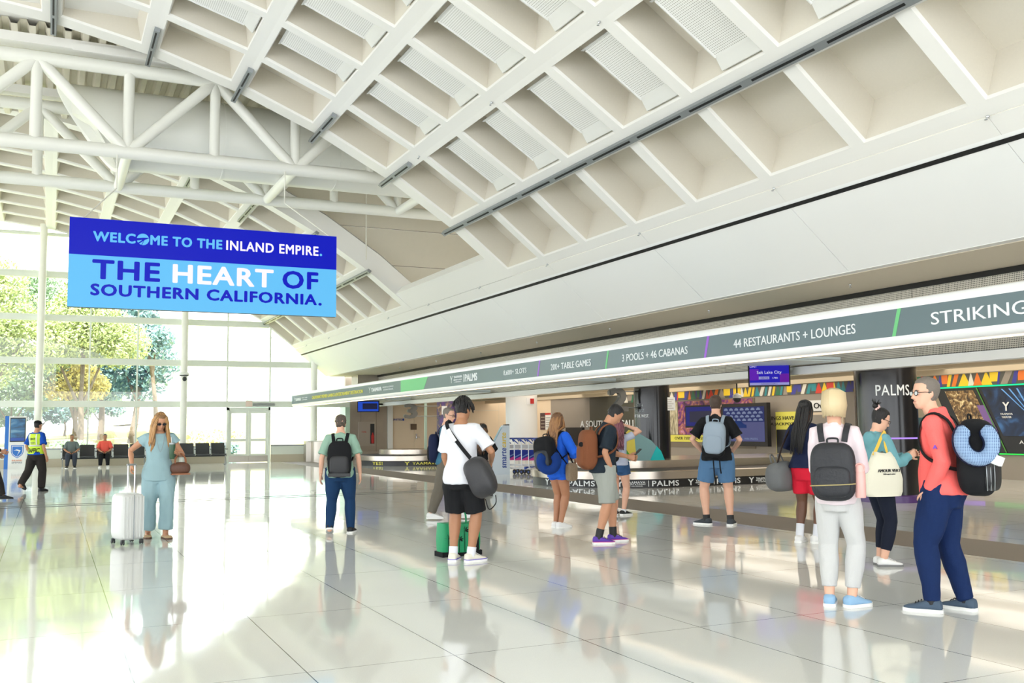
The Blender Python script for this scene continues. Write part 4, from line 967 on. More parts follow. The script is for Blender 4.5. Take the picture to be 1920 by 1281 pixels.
# ================================================================ people
def fuse(mb, voxel, it=3, fold=0, fs=9, seed=0):
    """melt overlapping closed shapes into one continuous skin"""
    me = mb.mesh('tmp'); ob = bpy.data.objects.new('tmp', me); COL.objects.link(ob)
    md = ob.modifiers.new('r', 'REMESH'); md.mode = 'VOXEL'; md.voxel_size = voxel
    if it: sm = ob.modifiers.new('s', 'SMOOTH'); sm.iterations = it; sm.factor = .5
    dg = bpy.context.evaluated_depsgraph_get(); em = bpy.data.meshes.new_from_object(ob.evaluated_get(dg))
    out = MB(); nn = [q.normal.copy() for q in em.vertices]
    for q, n in zip(em.vertices, nn):
        c = q.co
        if fold: c = c+n*(fold*(noise.noise((c.x*fs+seed, c.y*fs, c.z*fs*.45))+.5*noise.noise((c.x*fs*2.3, c.y*fs*2.3+seed, c.z*fs*1.3))))
        out.v.append(tuple(c))
    out.f = [tuple(p.vertices) for p in em.polygons]; out.m = [0]*len(out.f)
    bpy.data.objects.remove(ob); bpy.data.meshes.remove(me); bpy.data.meshes.remove(em)
    return out
TS = [(.455, 0, .060, .052), (.49, -.006, .083, .062), (.53, -.010, .089, .068), (.57, -.006, .084, .061), (.62, .002, .074, .053), (.67, .004, .075, .055), (.72, .004, .082, .060), (.76, .002, .088, .061), (.79, -.001, .089, .056), (.812, -.004, .078, .048), (.830, -.007, .054, .041), (.848, -.007, .036, .036), (.87, -.003, .032, .033)]
def tsec(z):
    if z <= TS[0][0]: return TS[0][1:]
    for a, b in zip(TS[:-1], TS[1:]):
        if a[0] <= z <= b[0]:
            k = (z-a[0])/(b[0]-a[0]); return tuple(a[i]+(b[i]-a[i])*k for i in (1, 2, 3))
    return TS[-1][1:]
HS = [(0, .24, .10, .09), (.06, .20, .17, .17), (.14, .13, .225, .25), (.24, .07, .265, .315), (.36, .03, .29, .36), (.5, .0, .312, .395), (.64, -.015, .325, .41), (.78, -.025, .312, .395), (.88, -.03, .265, .335), (.95, -.03, .19, .24), (.995, -.03, .06, .08)]
SKIN = {}
def skin(n, c):
    if n not in SKIN: SKIN[n] = mat('skin '+n, c, .5, var=.04, vscale=14)
    return SKIN[n]
S_LIGHT = skin('light', (226, 176, 150)); S_MID = skin('medium', (196, 142, 110)); S_TAN = skin('tan', (178, 124, 92)); S_DARK = skin('dark', (104, 70, 52)); S_BROWN = skin('brown', (172, 122, 90))
def cloth(n, c, rough=.85, bump=.18, bs=160): return mat(n, c, rough, bump=bump, bscale=bs, spec=.25)
def ik(a, t, l1, l2, hint):
    a, t = V(a), V(t); d = t-a; L = d.length
    if L > (l1+l2)*.999: t = a+d.normalized()*(l1+l2)*.999; d = t-a; L = d.length
    u = d.normalized(); x = (l1*l1-l2*l2+L*L)/(2*L); h = sqrt(max(0, l1*l1-x*x))
    p = V(hint)-u*V(hint).dot(u); p.normalize()
    return a+u*x+p*h, t
class P: pass
def person(label, foot, phi, H, skin_m, top, legs, shoe, hair, arms=None, feet=None, lean=0, head=(0, 0, 0), bw=1.0, sit=None, voxel=.0105, group=None, face=False, belly=0, neck_fwd=0, roll=0):
    """foot: floor point; phi: turn from facing away (0), right (90), to the viewer (180)"""
    foot = V(foot); az = atan2(foot.x, foot.y); rz = -(az+R(phi))
    o = P(); o.H = H; o.rz = rz; o.loc = V((foot.x, foot.y, 0))
    o.root = thing('person', label, 'person', o.loc, rz, group, local=True)
    hz = .525 if sit is None else sit/H
    dz = hz-.525
    piv = V((0, 0, .56+dz)); RL = MX.Rotation(R(-lean), 3, 'X') @ MX.Rotation(R(roll), 3, 'Y')
    def T(p):                                             # lean of the upper body
        p = V(p)+V((0, 0, dz)); k = max(0, min(1, (p.z-piv.z+.06)/.16)); k = k*k*(3-2*k)
        q = piv+MX.Rotation(R(-lean*k), 3, 'X') @ MX.Rotation(R(roll*k), 3, 'Y') @ (p-piv); return q
    o.T = T
    h = H
    S = lambda p: V(p)*h
    # --- joints
    hip = [V((-.05*bw, 0, hz)), V((.05*bw, 0, hz))]
    ft = feet or [(-.06, 0, 0, 8, 0), (.06, 0, 0, 8, 0)]   # x, y, lift, toe-out, pitch
    knee, ank = [], []
    for i in (0, 1):
        x, y, l, to, pt = ft[i]
        pb = R(pt); a0 = V((x, y-.0*sin(pb), l+.045+.10*max(0, sin(pb))*0))
        toe = V((sin(R(to))*(1 if i else -1), cos(R(to)), 0))
        k, a = ik(hip[i], a0, .247, .243, toe+V((0, .15, 0)) if sit is None else V((0, .6, 1))); knee.append(k); ank.append(a)
    sh = [T((-.090*bw, -.004, .803)), T((.090*bw, -.004, .803))]
    el, wr = [], []
    av = arms or [None, None]
    for i in (0, 1):
        s = -1 if i == 0 else 1; A = av[i] or {}
        w = V(A.get('w', (s*.118*bw, .03, .495+dz))); hint = V(A.get('hint', (s*.5, -1, 0)))
        e, w = ik(sh[i], w, .17, .152, hint); el.append(e); wr.append(w)
    o.sh = [S(q) for q in sh]; o.el = [S(q) for q in el]; o.wr = [S(q) for q in wr]; o.knee = [S(q) for q in knee]; o.hipz = hz*h
    # --- body
    mb = MB(); zs = [z for z, *_ in TS]
    def torso(mbx, z0, z1, infl, inf2=None, n=14, seg=24, bl=0):
        rows = []
        for k in range(n+1):
            z = z0+(z1-z0)*k/n; yc, rx, ry = tsec(z); f = infl if inf2 is None else infl+(inf2-infl)*k/n
            b_ = bl*math.exp(-((z-.60)/.07)**2)
            row = []
            for j in range(seg):
                a = 2*pi*j/seg; cx, sy = cos(a), sin(a); cx = math.copysign(abs(cx)**.85, cx); sy = math.copysign(abs(sy)**.85, sy)
                row.append(T((( rx*bw+f)*cx, yc+(ry+f)*sy+(b_ if sy > 0 else 0)*abs(sy), z))*h)
            rows.append(row)
        mbx.grid(rows)
    torso(mb, .475, .87, 0, bl=belly)
    for i in (0, 1):
        a, k, c = hip[i], knee[i], ank[i]
        mb.loft([S(a+V((0, 0, .02))), S(a.lerp(k, .35)), S(a.lerp(k, .8)), S(k), S(k.lerp(c, .28)), S(k.lerp(c, .65)), S(c), S(c-V((0, 0, .02)))], [.060*h*bw, .056*h*bw, .042*h, .037*h, .039*h, .028*h, .0225*h, .024*h], 14)
        mb.loft([T((sh[i].x*.35, 0, .815))*h, S(sh[i].lerp(el[i], .0)), S(sh[i].lerp(el[i], .25)), S(sh[i].lerp(el[i], .6)), S(el[i]), S(el[i].lerp(wr[i], .3)), S(el[i].lerp(wr[i], .7)), S(wr[i])], [.028*h, .033*h, .030*h, .0265*h, .0225*h, .0235*h, .0185*h, .0155*h], 12)
        mb.ell(S(sh[i]), (.033*h, .033*h, .033*h), seg=14, rings=8)
        # foot inside the shoe
        to = R(ft[i][3])*(1 if i else -1); fd = V((sin(to), cos(to), 0))
        mb.loft([S(c+V((0, 0, -.012))-fd*.02), S(c-V((0, 0, .022))+fd*.03), S(c-V((0, 0, .03))+fd*.08)], [.022*h, .02*h, .012*h], 10)
    neck_top = T((0, .008+neck_fwd, .881)); nb = T((0, -.006, .835))
    yaw, pit, rol = head
    hm = MX.Translation(S(neck_top)) @ (MX.Rotation(R(-lean*.6), 4, 'X') @ MX.Rotation(R(-yaw), 4, 'Z') @ MX.Rotation(R(-pit), 4, 'X') @ MX.Rotation(R(rol), 4, 'Y'))
    hh = .134*h
    HM = lambda x, y, z: hm @ V((x*hh, y*hh, (z-.08)*hh))
    o.HM = HM
    mb.loft([S(nb), S(nb.lerp(neck_top, .6)), HM(0, -.05, .25)], [.036*h, .033*h, .034*h], 14)
    rows = [[HM(rx*cos(2*pi*j/24), yc+ry*sin(2*pi*j/24), z) for j in range(24)] for z, yc, rx, ry in HS]
    mb.grid(rows)
    mb.loft([HM(0, .36, .55), HM(0, .43, .42), HM(0, .47, .36), HM(0, .38, .33)], [.04*hh, .055*hh, .07*hh, .05*hh], 8)
    mb.loft([HM(-.2, .32, .58), HM(0, .385, .585), HM(.2, .32, .58)], [.045*hh]*3, 8)
    for s in (-1, 1): mb.ell(HM(s*.31, -.02, .47), (.035*hh, .085*hh, .13*hh), seg=10, rings=8)
    mb.loft([HM(-.1, .365, .20), HM(0, .40, .205), HM(.1, .365, .20)], [.035*hh, .05*hh, .035*hh], 8)
    body = fuse(mb, voxel*h/1.7, 3)
    # --- hands: palm, four fingers of different lengths, a thumb from the side of the palm
    for i in (0, 1):
        s = -1 if i == 0 else 1; A = av[i] or {}
        d = V(A.get('hd', 0) or (wr[i]-el[i])).normalized(); nrm = V(A.get('n', (-s, 0, 0))); nrm = (nrm-d*nrm.dot(d))
        nrm = nrm.normalized() if nrm.length > .01 else d.orthogonal().normalized()
        sd_ = d.cross(nrm); fwd = V(A.get('th', (0, 1, 0)));  sd_ = sd_ if sd_.dot(fwd) >= 0 else -sd_
        w0 = wr[i]; curl = A.get('curl', .45); pl = .056
        body.add(MB().loft([S(w0-d*.012), S(w0+d*.012), S(w0+d*pl*.6), S(w0+d*pl)], [(.016*h, .014*h), (.019*h, .012*h), (.025*h, .011*h), (.024*h, .009*h)], 12, up=nrm))
        for f, (off, ln) in enumerate(((.018, .040), (.006, .046), (-.006, .043), (-.018, .034))):
            p = w0+d*pl*.94+sd_*off; pts = [p]; ang = curl*.5
            for q, fr in enumerate((.42, .33, .25)):
                p = p+(d*cos(ang)+nrm*sin(ang))*ln*fr; pts.append(p); ang += curl*.9
            body.add(MB().loft([S(q) for q in pts], [.0056*h, .0054*h, .0048*h, .0036*h], 8))
        p = w0+d*.016+sd_*.017; dirt = (d*.7+sd_*.6+nrm*.35).normalized(); d2 = (d*.9+sd_*.1+nrm*.5*max(.4, curl)).normalized()
        body.add(MB().loft([S(p-dirt*.008), S(p+dirt*.016), S(p+dirt*.028+d2*.008), S(p+dirt*.03+d2*.022)], [.007*h, .0068*h, .006*h, .0042*h], 8))
    b = body.build('body', skin_m, o.root, origin=(0, 0, 0), angle=180)
    # --- clothes
    def garment(name, mbx, m, fold=.004, it=4, vx=.0105): return fuse(mbx, vx*h/1.7, it, fold*h, 9/h*1.6, seed=foot.x*7).build(name, m, o.root, origin=(0, 0, 0), angle=180)
    if legs:
        mbx = MB(); lo = legs.get('loose', .012)*.62; L = legs['len']; wz = legs.get('waist', .60)
        torso(mbx, .440, wz, lo*.8+.012, .010, n=6)
        for i in (0, 1):
            a, k, c = hip[i], knee[i], ank[i]
            chain = [(a+V((0, 0, .03)), .065*bw+lo*.3), (a.lerp(k, .3), .0605*bw+lo*.8), (a.lerp(k, .7), .049*bw+lo), (k, .040+lo*legs.get('kn', 1)), (k.lerp(c, .35), .041+lo*legs.get('kn', 1)), (k.lerp(c, .75), .031+lo*legs.get('an', 1)), (c+V((0, 0, -.008)), .026+lo*legs.get('an', 1))]
            ts = [0, .3, .7, 1, 1.35, 1.75, 2.0]; pts, rad = [], []
            for q in range(len(ts)):
                if ts[q] <= L+1e-6: pts.append(chain[q][0]); rad.append(chain[q][1])
                else:
                    f = (L-ts[q-1])/(ts[q]-ts[q-1]); pts.append(chain[q-1][0].lerp(chain[q][0], f)); rad.append(chain[q-1][1]+(chain[q][1]-chain[q-1][1])*f+legs.get('flare', 0)); break
            mbx.loft([S(p) for p in pts], [r*h for r in rad], 16)
        garment(legs.get('name', 'trousers'), mbx, legs['m'], legs.get('fold', .004))
        if legs.get('cuff'):
            for i in (0, 1):
                c = knee[i].lerp(ank[i], L-1.04 if L > 1 else 0)
    if top:
        mbx = MB(); lo = top.get('loose', .010)*.55; hem = top.get('hem', .50); nk = top.get('neck', .838)
        hin = max(lo+top.get('flare', .008)*.7, (.8*legs.get('loose', .012)*.62+.012)*.85+.012 if legs else 0)
        torso(mbx, hem, .62, hin, max(lo*.9, .017), n=6, bl=belly); torso(mbx, .60, nk, max(lo*.9, .017), lo*.7, n=12, bl=belly)
        sl = top.get('sleeve', .6); sr = top.get('sr', .012)*.5
        for i in (0, 1):
            a, k, c = sh[i], el[i], wr[i]
            chain = [(T((sh[i].x*.4, -.002, .812)), .034+lo*.5), (a, .036+sr*.6), (a.lerp(k, .3), .033+sr), (a.lerp(k, .65), .030+sr), (k, .027+sr), (k.lerp(c, .4), .027+sr), (k.lerp(c, .8), .021+sr*.8), (c, .018+sr*.6)]
            ts = [-.3, 0, .3, .65, 1, 1.4, 1.8, 2]; pts, rad = [], []
            for q in range(len(ts)):
                if ts[q] <= sl+1e-6: pts.append(chain[q][0]); rad.append(chain[q][1])
                else:
                    f = (sl-ts[q-1])/(ts[q]-ts[q-1]); pts.append(chain[q-1][0].lerp(chain[q][0], f)); rad.append(chain[q-1][1]+(chain[q][1]-chain[q-1][1])*f+top.get('sflare', .002)); break
            mbx.loft([S(p) for p in pts], [r*h for r in rad], 14)
        if top.get('collar'):
            mbx.loft([S(T((0, -.006, .83))), S(T((0, 0, .835+top['collar'])))], [.047*h, .040*h], 16)
        if top.get('hood'):
            mbx.ell(T((0, -.055, .80))*h, (.066*h, .036*h, .055*h), seg=16, rings=10)
        o.shirt = garment(top.get('name', 'shirt'), mbx, top['m'], top.get('fold', .0045))
    # --- shoes
    if shoe:
        for i in (0, 1):
            x, y, l, to, pt = ft[i]; c = ank[i]; s = 1 if i else -1
            M = MX.Translation(S(V((c.x, c.y, c.z-.045)))) @ MX.Rotation(-R(to)*s, 4, 'Z') @ MX.Translation((0, .07*h*(1 if pt > 0 else 0), 0)) @ MX.Rotation(-R(pt), 4, 'X') @ MX.Translation((0, -.07*h*(1 if pt > 0 else 0), 0))
            se = [(-.040, .016, .040), (-.034, .024, .052), (-.012, .027, .058), (.018, .027, .054), (.045, .029, .042), (.075, .031, .031), (.098, .027, .026), (.114, .014, .020)]
            lo_ = shoe.get('low', 1)
            mbx = MB(); rows = []
            for yy, hw, ht in se:
                ht = ht*lo_ if yy < .05 else ht
                rows.append([M @ (V((hw*math.copysign(abs(cos(2*pi*j/16))**.8, cos(2*pi*j/16)), yy, .006+(ht-.006)*.5*(1+math.copysign(abs(sin(2*pi*j/16))**.7, sin(2*pi*j/16)))))*h) for j in range(16)])
            mbx.grid(rows); sho = mbx.build(shoe.get('name', 'shoe'), shoe['m'], o.root, origin=(0, 0, 0), angle=60)
            mbx = MB(); q = [(yy, hw+.0025) for yy, hw, ht in se]; q[0] = (-.043, .014); q[-1] = (.118, .014)
            out = [(hw, yy) for yy, hw in q]+[(-hw, yy) for yy, hw in q[::-1]]
            mbx.grid([[M @ (V((a, b_, z))*h) for a, b_ in out] for z in (0, shoe.get('sole_h', .014))])
            mbx.build('sole', shoe['sole'], sho, origin=(0, 0, 0), angle=40)
            if shoe.get('accent'): MB().grid([[M @ (V((a*1.02, b_, z))*h) for a, b_ in out] for z in (.014, .018)]).build('accent_line', shoe['accent'], sho, origin=(0, 0, 0), angle=40)
            if shoe.get('lace'):
                for r_ in range(4): MB().loft([M @ (V((-.014, .03+.012*r_, .052-.006*r_))*h), M @ (V((0, .03+.012*r_, .057-.006*r_))*h), M @ (V((.014, .03+.012*r_, .052-.006*r_))*h)], [.0022*h]*3, 6).build('lace', shoe['lace'], sho, origin=(0, 0, 0))
            if shoe.get('sock'):
                k = knee[i]; MB().loft([S(c-V((0, 0, .012))), S(c.lerp(k, shoe.get('sock_h', .14)))], [.0275*h, .0285*h], 14).build('sock', shoe['sock'], o.root, origin=(0, 0, 0))
    # --- hair
    if hair:
        kind = hair['k']; m = hair['m']
        def cap(fn, name='hair', n=26, seg=36, jit=0, mm=None):
            rows = []
            for q in range(n+1):
                z = .02+1.0*q/n if q < n else 1.0; zz = min(z, .995)
                for a_, b_ in zip(HS[:-1], HS[1:]):
                    if a_[0] <= zz <= b_[0]: kk = (zz-a_[0])/(b_[0]-a_[0]); yc, rx, ry = (a_[t]+(b_[t]-a_[t])*kk for t in (1, 2, 3)); break
                row = []
                for j in range(seg):
                    a = 2*pi*j/seg; front = sin(a)
                    f, up = fn(front, z); f *= 1+jit*noise.noise((cos(a)*5, front*5, z*9))
                    row.append(HM(rx*f*cos(a), -.02+(yc+.02*0)+ry*f*front if f > .95 else yc+ry*f*front, z+up))
                rows.append(row)
            mbx = MB(); mbx.grid(rows); return mbx.build(name, mm or m, o.root, origin=(0, 0, 0), angle=180)
        st = lambda x, a, b: max(0, min(1, (x-a)/(b-a)))
        def short(front, z, t=.07):
            line = .80 if front > .55 else (.80-.45*st(.55-front, 0, .5) if front > .0 else .35-.22*st(-front, 0, .6))
            k = st(z, line-.05, line+.05); return .9+(.1+t)*k, .055*k*st(z, .6, 1)*t/.07
        if kind == 'short': cap(short, jit=hair.get('jit', .05))
        if kind == 'shaved': cap(lambda f, z: short(f, z, .02), jit=.01)
        if kind == 'bob':
            def fb(front, z):
                line = .74 if front > .6 else (.74-.9*st(.6-front, 0, .35)); k = st(z, line-.04, line+.04)
                return .9+k*(.24 if z < .75 else .20-.08*st(z, .75, 1)), .05*st(z, .6, 1)*k
            cap(fb, jit=.03)
            rnd = random.Random(3); mbx = MB()
            for q in range(190):
                a = rnd.uniform(pi*.93, pi*2.07); r0 = .36; c_, s_ = cos(a), sin(a)
                x0, y0 = c_*.30, s_*.38; x1, y1 = c_*.40, s_*.50; x2, y2 = c_*.37, s_*.46
                mbx.loft([HM(x0*.4, y0*.4, 1.06), HM(x0*1.18, y0*1.18-.02, .93), HM(x1, y1, .5), HM(x2, y2, .04+.06*rnd.random())], [.05*hh, .055*hh, .045*hh, .012*hh], 6)
            mbx.build('hair_strands', hair.get('m2', m), o.root, origin=(0, 0, 0), angle=180)
        if kind in ('long', 'wavy'):
            def fl(front, z):
                line = .82 if front > .6 else (.82-.9*st(.6-front, 0, .4)); k = st(z, line-.04, line+.04)
                return .9+k*.22, .07*st(z, .6, 1)*k
            cap(fl, jit=.05)
            rnd = random.Random(8); ln = hair.get('len', .9); nst = hair.get('n', 120)
            for layer, mm in ((0, m), (1, hair.get('m2', m))):
                mbx = MB()
                for q in range(nst):
                    a = rnd.uniform(pi*.78, pi*2.22) if hair.get('frontal') else rnd.uniform(pi*.90, pi*2.1); c_, s_ = cos(a), sin(a); pts = []
                    L_ = ln*rnd.uniform(.8, 1.08); wv = hair.get('wave', .03); ph = rnd.uniform(0, 6)
                    for t_ in range(8):
                        f = t_/7; z = 1.0-(1.0+L_)*f; sp = hair.get('spread', 1.0)
                        rr_ = (.10+.32*min(1, f*5)) if f < .2 else .40+.10*sp*(f-.2)+.03*layer
                        x = c_*rr_*.95+wv*sin(ph+f*9); y = s_*rr_*1.12+wv*cos(ph+f*8)-.02
                        if z < 0 and not hair.get('frontal'): y = min(y, -.30-.28*min(1, -z*1.6)-.1*rnd.random())
                        if hair.get('frontal') and s_ > -.55 and z < .15: x *= 1+.25*min(1, .3-z); y += .5*min(1, (.15-z)*1.2)
                        pts.append(HM(x, y, z+.06))
                    mbx.loft(pts, [.03*hh, .045*hh, .05*hh, .05*hh, .048*hh, .045*hh, .035*hh, .012*hh], 6)
                mbx.build('hair_strands', mm, o.root, origin=(0, 0, 0), angle=180)
        if kind == 'dreads':
            cap(lambda f, z: short(f, z, .07), jit=.08); rnd = random.Random(4); mbx = MB()
            for q in range(130):
                a = rnd.uniform(0, 2*pi); ev = R(rnd.uniform(8, 88)); c_, s_ = cos(a), sin(a)
                D = V((c_*cos(ev)*.33, s_*cos(ev)*.40, sin(ev)*.40)); b0 = V((0, -.03, .60))+D; b1 = V((0, -.03, .60))+D*1.22
                dr = V((c_*.05, s_*.05, 0)); ln = rnd.uniform(.22, .42)*(.75 if s_ > .4 else 1)
                pts = [b0, b1, b1+dr*1.6+V((0, 0, -ln*.35)), b1+dr*2+V((rnd.uniform(-.04, .04), rnd.uniform(-.04, .04), -ln))]
                mbx.loft([HM(*p_) for p_ in pts], [.034*hh, .040*hh, .038*hh, .018*hh], 7)
            mbx.build('hair_locks', m, o.root, origin=(0, 0, 0), angle=180)
        if kind == 'braids':
            cap(lambda f, z: short(f, z, .10), jit=.06); rnd = random.Random(6); mbx = MB()
            for q in range(34):
                a = rnd.uniform(pi*.95, pi*2.05); c_, s_ = cos(a), sin(a)
                pts = [HM(c_*.3, s_*.36, .9), HM(c_*.42, s_*.48, .5), HM(c_*.44, s_*.5-.05, 0), HM(c_*.4, -.5+rnd.uniform(-.08, .08), -.8), HM(c_*.36, -.55, -1.5-.5*rnd.random())]
                mbx.loft(pts, [.04*hh]*4+[.02*hh], 6)
            mbx.build('hair_braids', m, o.root, origin=(0, 0, 0), angle=180)
        if kind == 'bun':
            cap(lambda f, z: short(f, z, .09), jit=.03)
            mbx = MB(); mbx.ell(HM(-.02, -.46, 1.02), (.15*hh, .15*hh, .14*hh)); rnd = random.Random(2)
            for q in range(14):
                a = rnd.uniform(0, 6.3); mbx.loft([HM(0, -.46, 1.05), HM(.2*cos(a), -.46+.15*sin(a), 1.16), HM(.33*cos(a), -.46+.25*sin(a), 1.2+.12*rnd.random())], [.04*hh, .03*hh, .008*hh], 6)
            mbx.build('hair_bun', m, o.root, origin=(0, 0, 0), angle=180)
            mbx = MB()
            for q in range(10): a = 2*pi*q/10; mbx.ell(HM(.16*cos(a)+.03, -.38+.05*sin(a*2), .93+.14*sin(a)), (.06*hh, .05*hh, .06*hh), seg=8, rings=6)
            mbx.build('scrunchie', mat('pale pink ruffle', (236, 196, 190), .8), o.root, origin=(0, 0, 0))
        if kind == 'cap':
            cap(lambda f, z: short(f, z, .05))
            def fc(front, z): k = st(z, .66, .70); return .88+k*.24, .05*st(z, .7, 1)*k
            cap(fc, 'cap', mm=hair['cm'])
            mbx = MB(); mbx.grid([[HM(.27*cos(pi*t_/10)*w_, .30+.42*sin(pi*t_/10)*w_ if 0 < t_ < 10 else .22, .72+zz-.05*sin(pi*t_/10)) for t_ in range(11)] for w_, zz in ((1, 0), (1, .04))]); mbx.build('cap_peak', hair['cm'], o.root, origin=(0, 0, 0), angle=40)
    # --- face
    if face:
        mk = mat('eye white', (232, 230, 226), .3); mi_ = mat('eye dark', (50, 38, 32), .3)
        for s in (-1, 1):
            e_ = MB().ell(HM(s*.135, .325, .50), (.052*hh, .032*hh, .028*hh), seg=10, rings=8).build('eye', mk, o.root, origin=(0, 0, 0))
            MB().ell(HM(s*.13, .350, .50), (.022*hh, .014*hh, .024*hh), seg=8, rings=6).build('iris', mi_, e_, origin=(0, 0, 0))
            MB().loft([HM(s*.05, .40, .585), HM(s*.13, .39, .60), HM(s*.21, .335, .575)], [.014*hh, .018*hh, .008*hh], 6).build('eyebrow', hair['m'] if hair else mi_, o.root, origin=(0, 0, 0))
        MB().loft([HM(-.10, .385, .225), HM(0, .43, .228), HM(.10, .385, .225)], [.006*hh, .016*hh, .006*hh], 8).build('lips', mat('lips', (178, 104, 96), .5), o.root, origin=(0, 0, 0))
    return o
def glasses(o, m, lens=None):
    H_ = .134*o.H; mb = MB()
    for s in (-1, 1):
        pts = [o.HM(s*.15+.105*cos(2*pi*k/16), .415-.03*abs(cos(2*pi*k/16))*0, .50+.075*sin(2*pi*k/16)) for k in range(17)]
        mb.loft(pts, [.012*H_]*17, 6); mb.loft([o.HM(s*.25, .40, .52), o.HM(s*.335, .2, .53), o.HM(s*.335, -.02, .52)], [.012*H_]*3, 6)
    mb.loft([o.HM(-.05, .43, .52), o.HM(.05, .43, .52)], [.011*H_]*2, 6)
    g = mb.build('glasses', m, o.root, origin=(0, 0, 0))
    if lens:
        for s in (-1, 1): MB().grid([[o.HM(s*.15+.10*cos(2*pi*k/16), y, .50+.07*sin(2*pi*k/16)) for k in range(16)] for y in (.412, .418)]).build('lens', lens, g, origin=(0, 0, 0))
# ---------------------------------------------------------------- bags
def carried(o, name, label, cat, c):
    """a thing carried by person o, centred at local point c (metres)"""
    w = MX.Translation(o.loc) @ MX.Rotation(o.rz, 4, 'Z') @ V(c)
    t = thing(name, label, cat, w, o.rz, local=True); t['_c'] = list(c); return t
def lb(mb, name, m, t, c, **k): return mb.xform(MX.Translation(-V(c))).build(name, m, t, origin=(0, 0, 0), **k)
def ribbon(mb, pts, w, th, up=None): return mb.loft(pts, [(w, th)]*len(pts), 8, up=up, p=4)
def smooth_path(pts, n=5):
    pts = [V(p) for p in pts]; out = []
    for i in range(len(pts)-1):
        p0, p1, p2, p3 = pts[max(i-1, 0)], pts[i], pts[i+1], pts[min(i+2, len(pts)-1)]
        for k in range(n):
            t = k/n; out.append(.5*((2*p1)+(-p0+p2)*t+(2*p0-5*p1+4*p2-p3)*t*t+(-p0+3*p1-3*p2+p3)*t**3))
    return out+[pts[-1]]
def backpack(o, label, w, hgt, d, zc, m, m2, strap_m, yoff=0, xoff=0, pocket=True, tilt=0, strap_sides=(-1, 1), zip_m=None, cat='backpack'):
    h = o.H; yb = -.068*h-d/2-yoff; c = V((xoff, yb, zc)); pos = o.T(V((xoff, yb, zc))/h)*h
    t = carried(o, 'backpack', label, cat, pos); rot = MX.Rotation(R(tilt), 3, 'Y')
    lb(MB().ell(pos, (w/2, d/2, hgt/2), p=3.2, pz=3.6, rot=rot, seg=28, rings=20), 'bag_body', m, t, pos, angle=60)
    if pocket:
        q = pos+rot @ V((0, -d*.30, -hgt*.16)); lb(MB().ell(q, (w*.40, d*.30, hgt*.27), p=3.5, pz=4, rot=rot, seg=24, rings=14), 'pocket', m2, t, pos, angle=60)
        q = pos+rot @ V((0, -d*.44, hgt*.18)); lb(MB().loft([q+rot @ V((-w*.34, .02, -.02)), q+rot @ V((-w*.18, 0, .012)), q+rot @ V((w*.18, 0, .012)), q+rot @ V((w*.34, .02, -.02))], [.006]*4, 6), 'zip', zip_m or M_track, t, pos)
    lb(MB().loft(smooth_path([pos+rot @ V((-.04, d*.2, hgt*.48)), pos+rot @ V((-.035, d*.2, hgt*.56)), pos+rot @ V((.035, d*.2, hgt*.56)), pos+rot @ V((.04, d*.2, hgt*.48))]), [.008]*16, 8), 'grab_handle', strap_m, t, pos)
    for s in strap_sides:
        P_ = [(s*.050, -.080, .765), (s*.058, -.060, .815), (s*.064, -.012, .848), (s*.068, .034, .830), (s*.074, .058, .77), (s*.086, .054, .70), (s*.098, .022, .655), (s*.098, -.04, .62), (s*.08, -.085, .605)]
        lb(ribbon(MB(), [o.T(q)*h for q in smooth_path(P_, 3)], .024, .006, up=None), 'strap', strap_m, t, pos)
    return t, pos, rot
C_black = cloth('black cloth', (26, 27, 30)); C_navy = cloth('navy cloth', (28, 36, 66)); C_white = cloth('white cotton', (228, 230, 238)); C_coral = cloth('coral fleece', (255, 112, 108)); C_dnavy = cloth('dark navy jersey', (18, 40, 84))
C_teal = cloth('teal fleece', (112, 166, 176)); C_legg = cloth('black blue leggings', (24, 30, 46)); C_lin = cloth('grey blue linen', (152, 182, 190)); C_sage = cloth('sage cotton', (150, 184, 166)); C_jean = cloth('indigo denim', (26, 58, 96), bs=260)
C_bshort = cloth('steel blue cotton', (86, 124, 164)); C_gshort = cloth('grey cotton twill', (162, 166, 160)); C_dpolo = cloth('charcoal navy pique', (34, 44, 54)); C_red = cloth('red jersey', (214, 34, 58)); C_blue = cloth('royal blue cotton', (36, 100, 222)); C_olive = cloth('olive grey twill', (108, 102, 92))
C_tealb = cloth('petrol blue cotton', (62, 112, 138)); C_lav = cloth('pale grey lilac cotton', (186, 192, 212)); C_cream = cloth('off white twill', (200, 201, 201)); C_pink = cloth('white pink fleece', (232, 218, 224)); C_den = cloth('blue denim', (52, 86, 130), bs=260)
C_hiv = cloth('hi vis yellow', (206, 240, 70)); C_gbrown = cloth('faded black trousers', (48, 44, 42)); C_cobalt = cloth('cobalt shirt', (20, 76, 180)); C_salmon = cloth('salmon cotton', (232, 96, 84)); C_grey = cloth('grey stripe knit', (104, 116, 116))
H_grey = mat('grey hair', (120, 112, 104), .6, bump=.5, bscale=120); H_black = mat('black hair', (22, 19, 20), .5, bump=.4, bscale=120); H_brown = mat('dark brown hair', (74, 58, 48), .55, bump=.5, bscale=110); H_curl = mat('grey brown curls', (96, 84, 74), .6, bump=.8, bscale=60); H_blond = mat('ash blonde hair', (176, 152, 114), .45, bump=.4, bscale=120); H_blond2 = mat('light blonde strands', (214, 194, 154), .45)
H_aub = mat('auburn hair', (110, 76, 50), .5, bump=.4, bscale=120); H_aub2 = mat('golden brown strands', (156, 112, 70), .5); H_mar = mat('maroon hair', (88, 44, 54), .5, bump=.4, bscale=120); H_mar2 = mat('plum strands', (132, 80, 92), .5); H_lb = mat('light brown hair', (140, 104, 68), .5, bump=.4, bscale=120); H_lb2 = mat('honey strands', (186, 142, 92), .5)
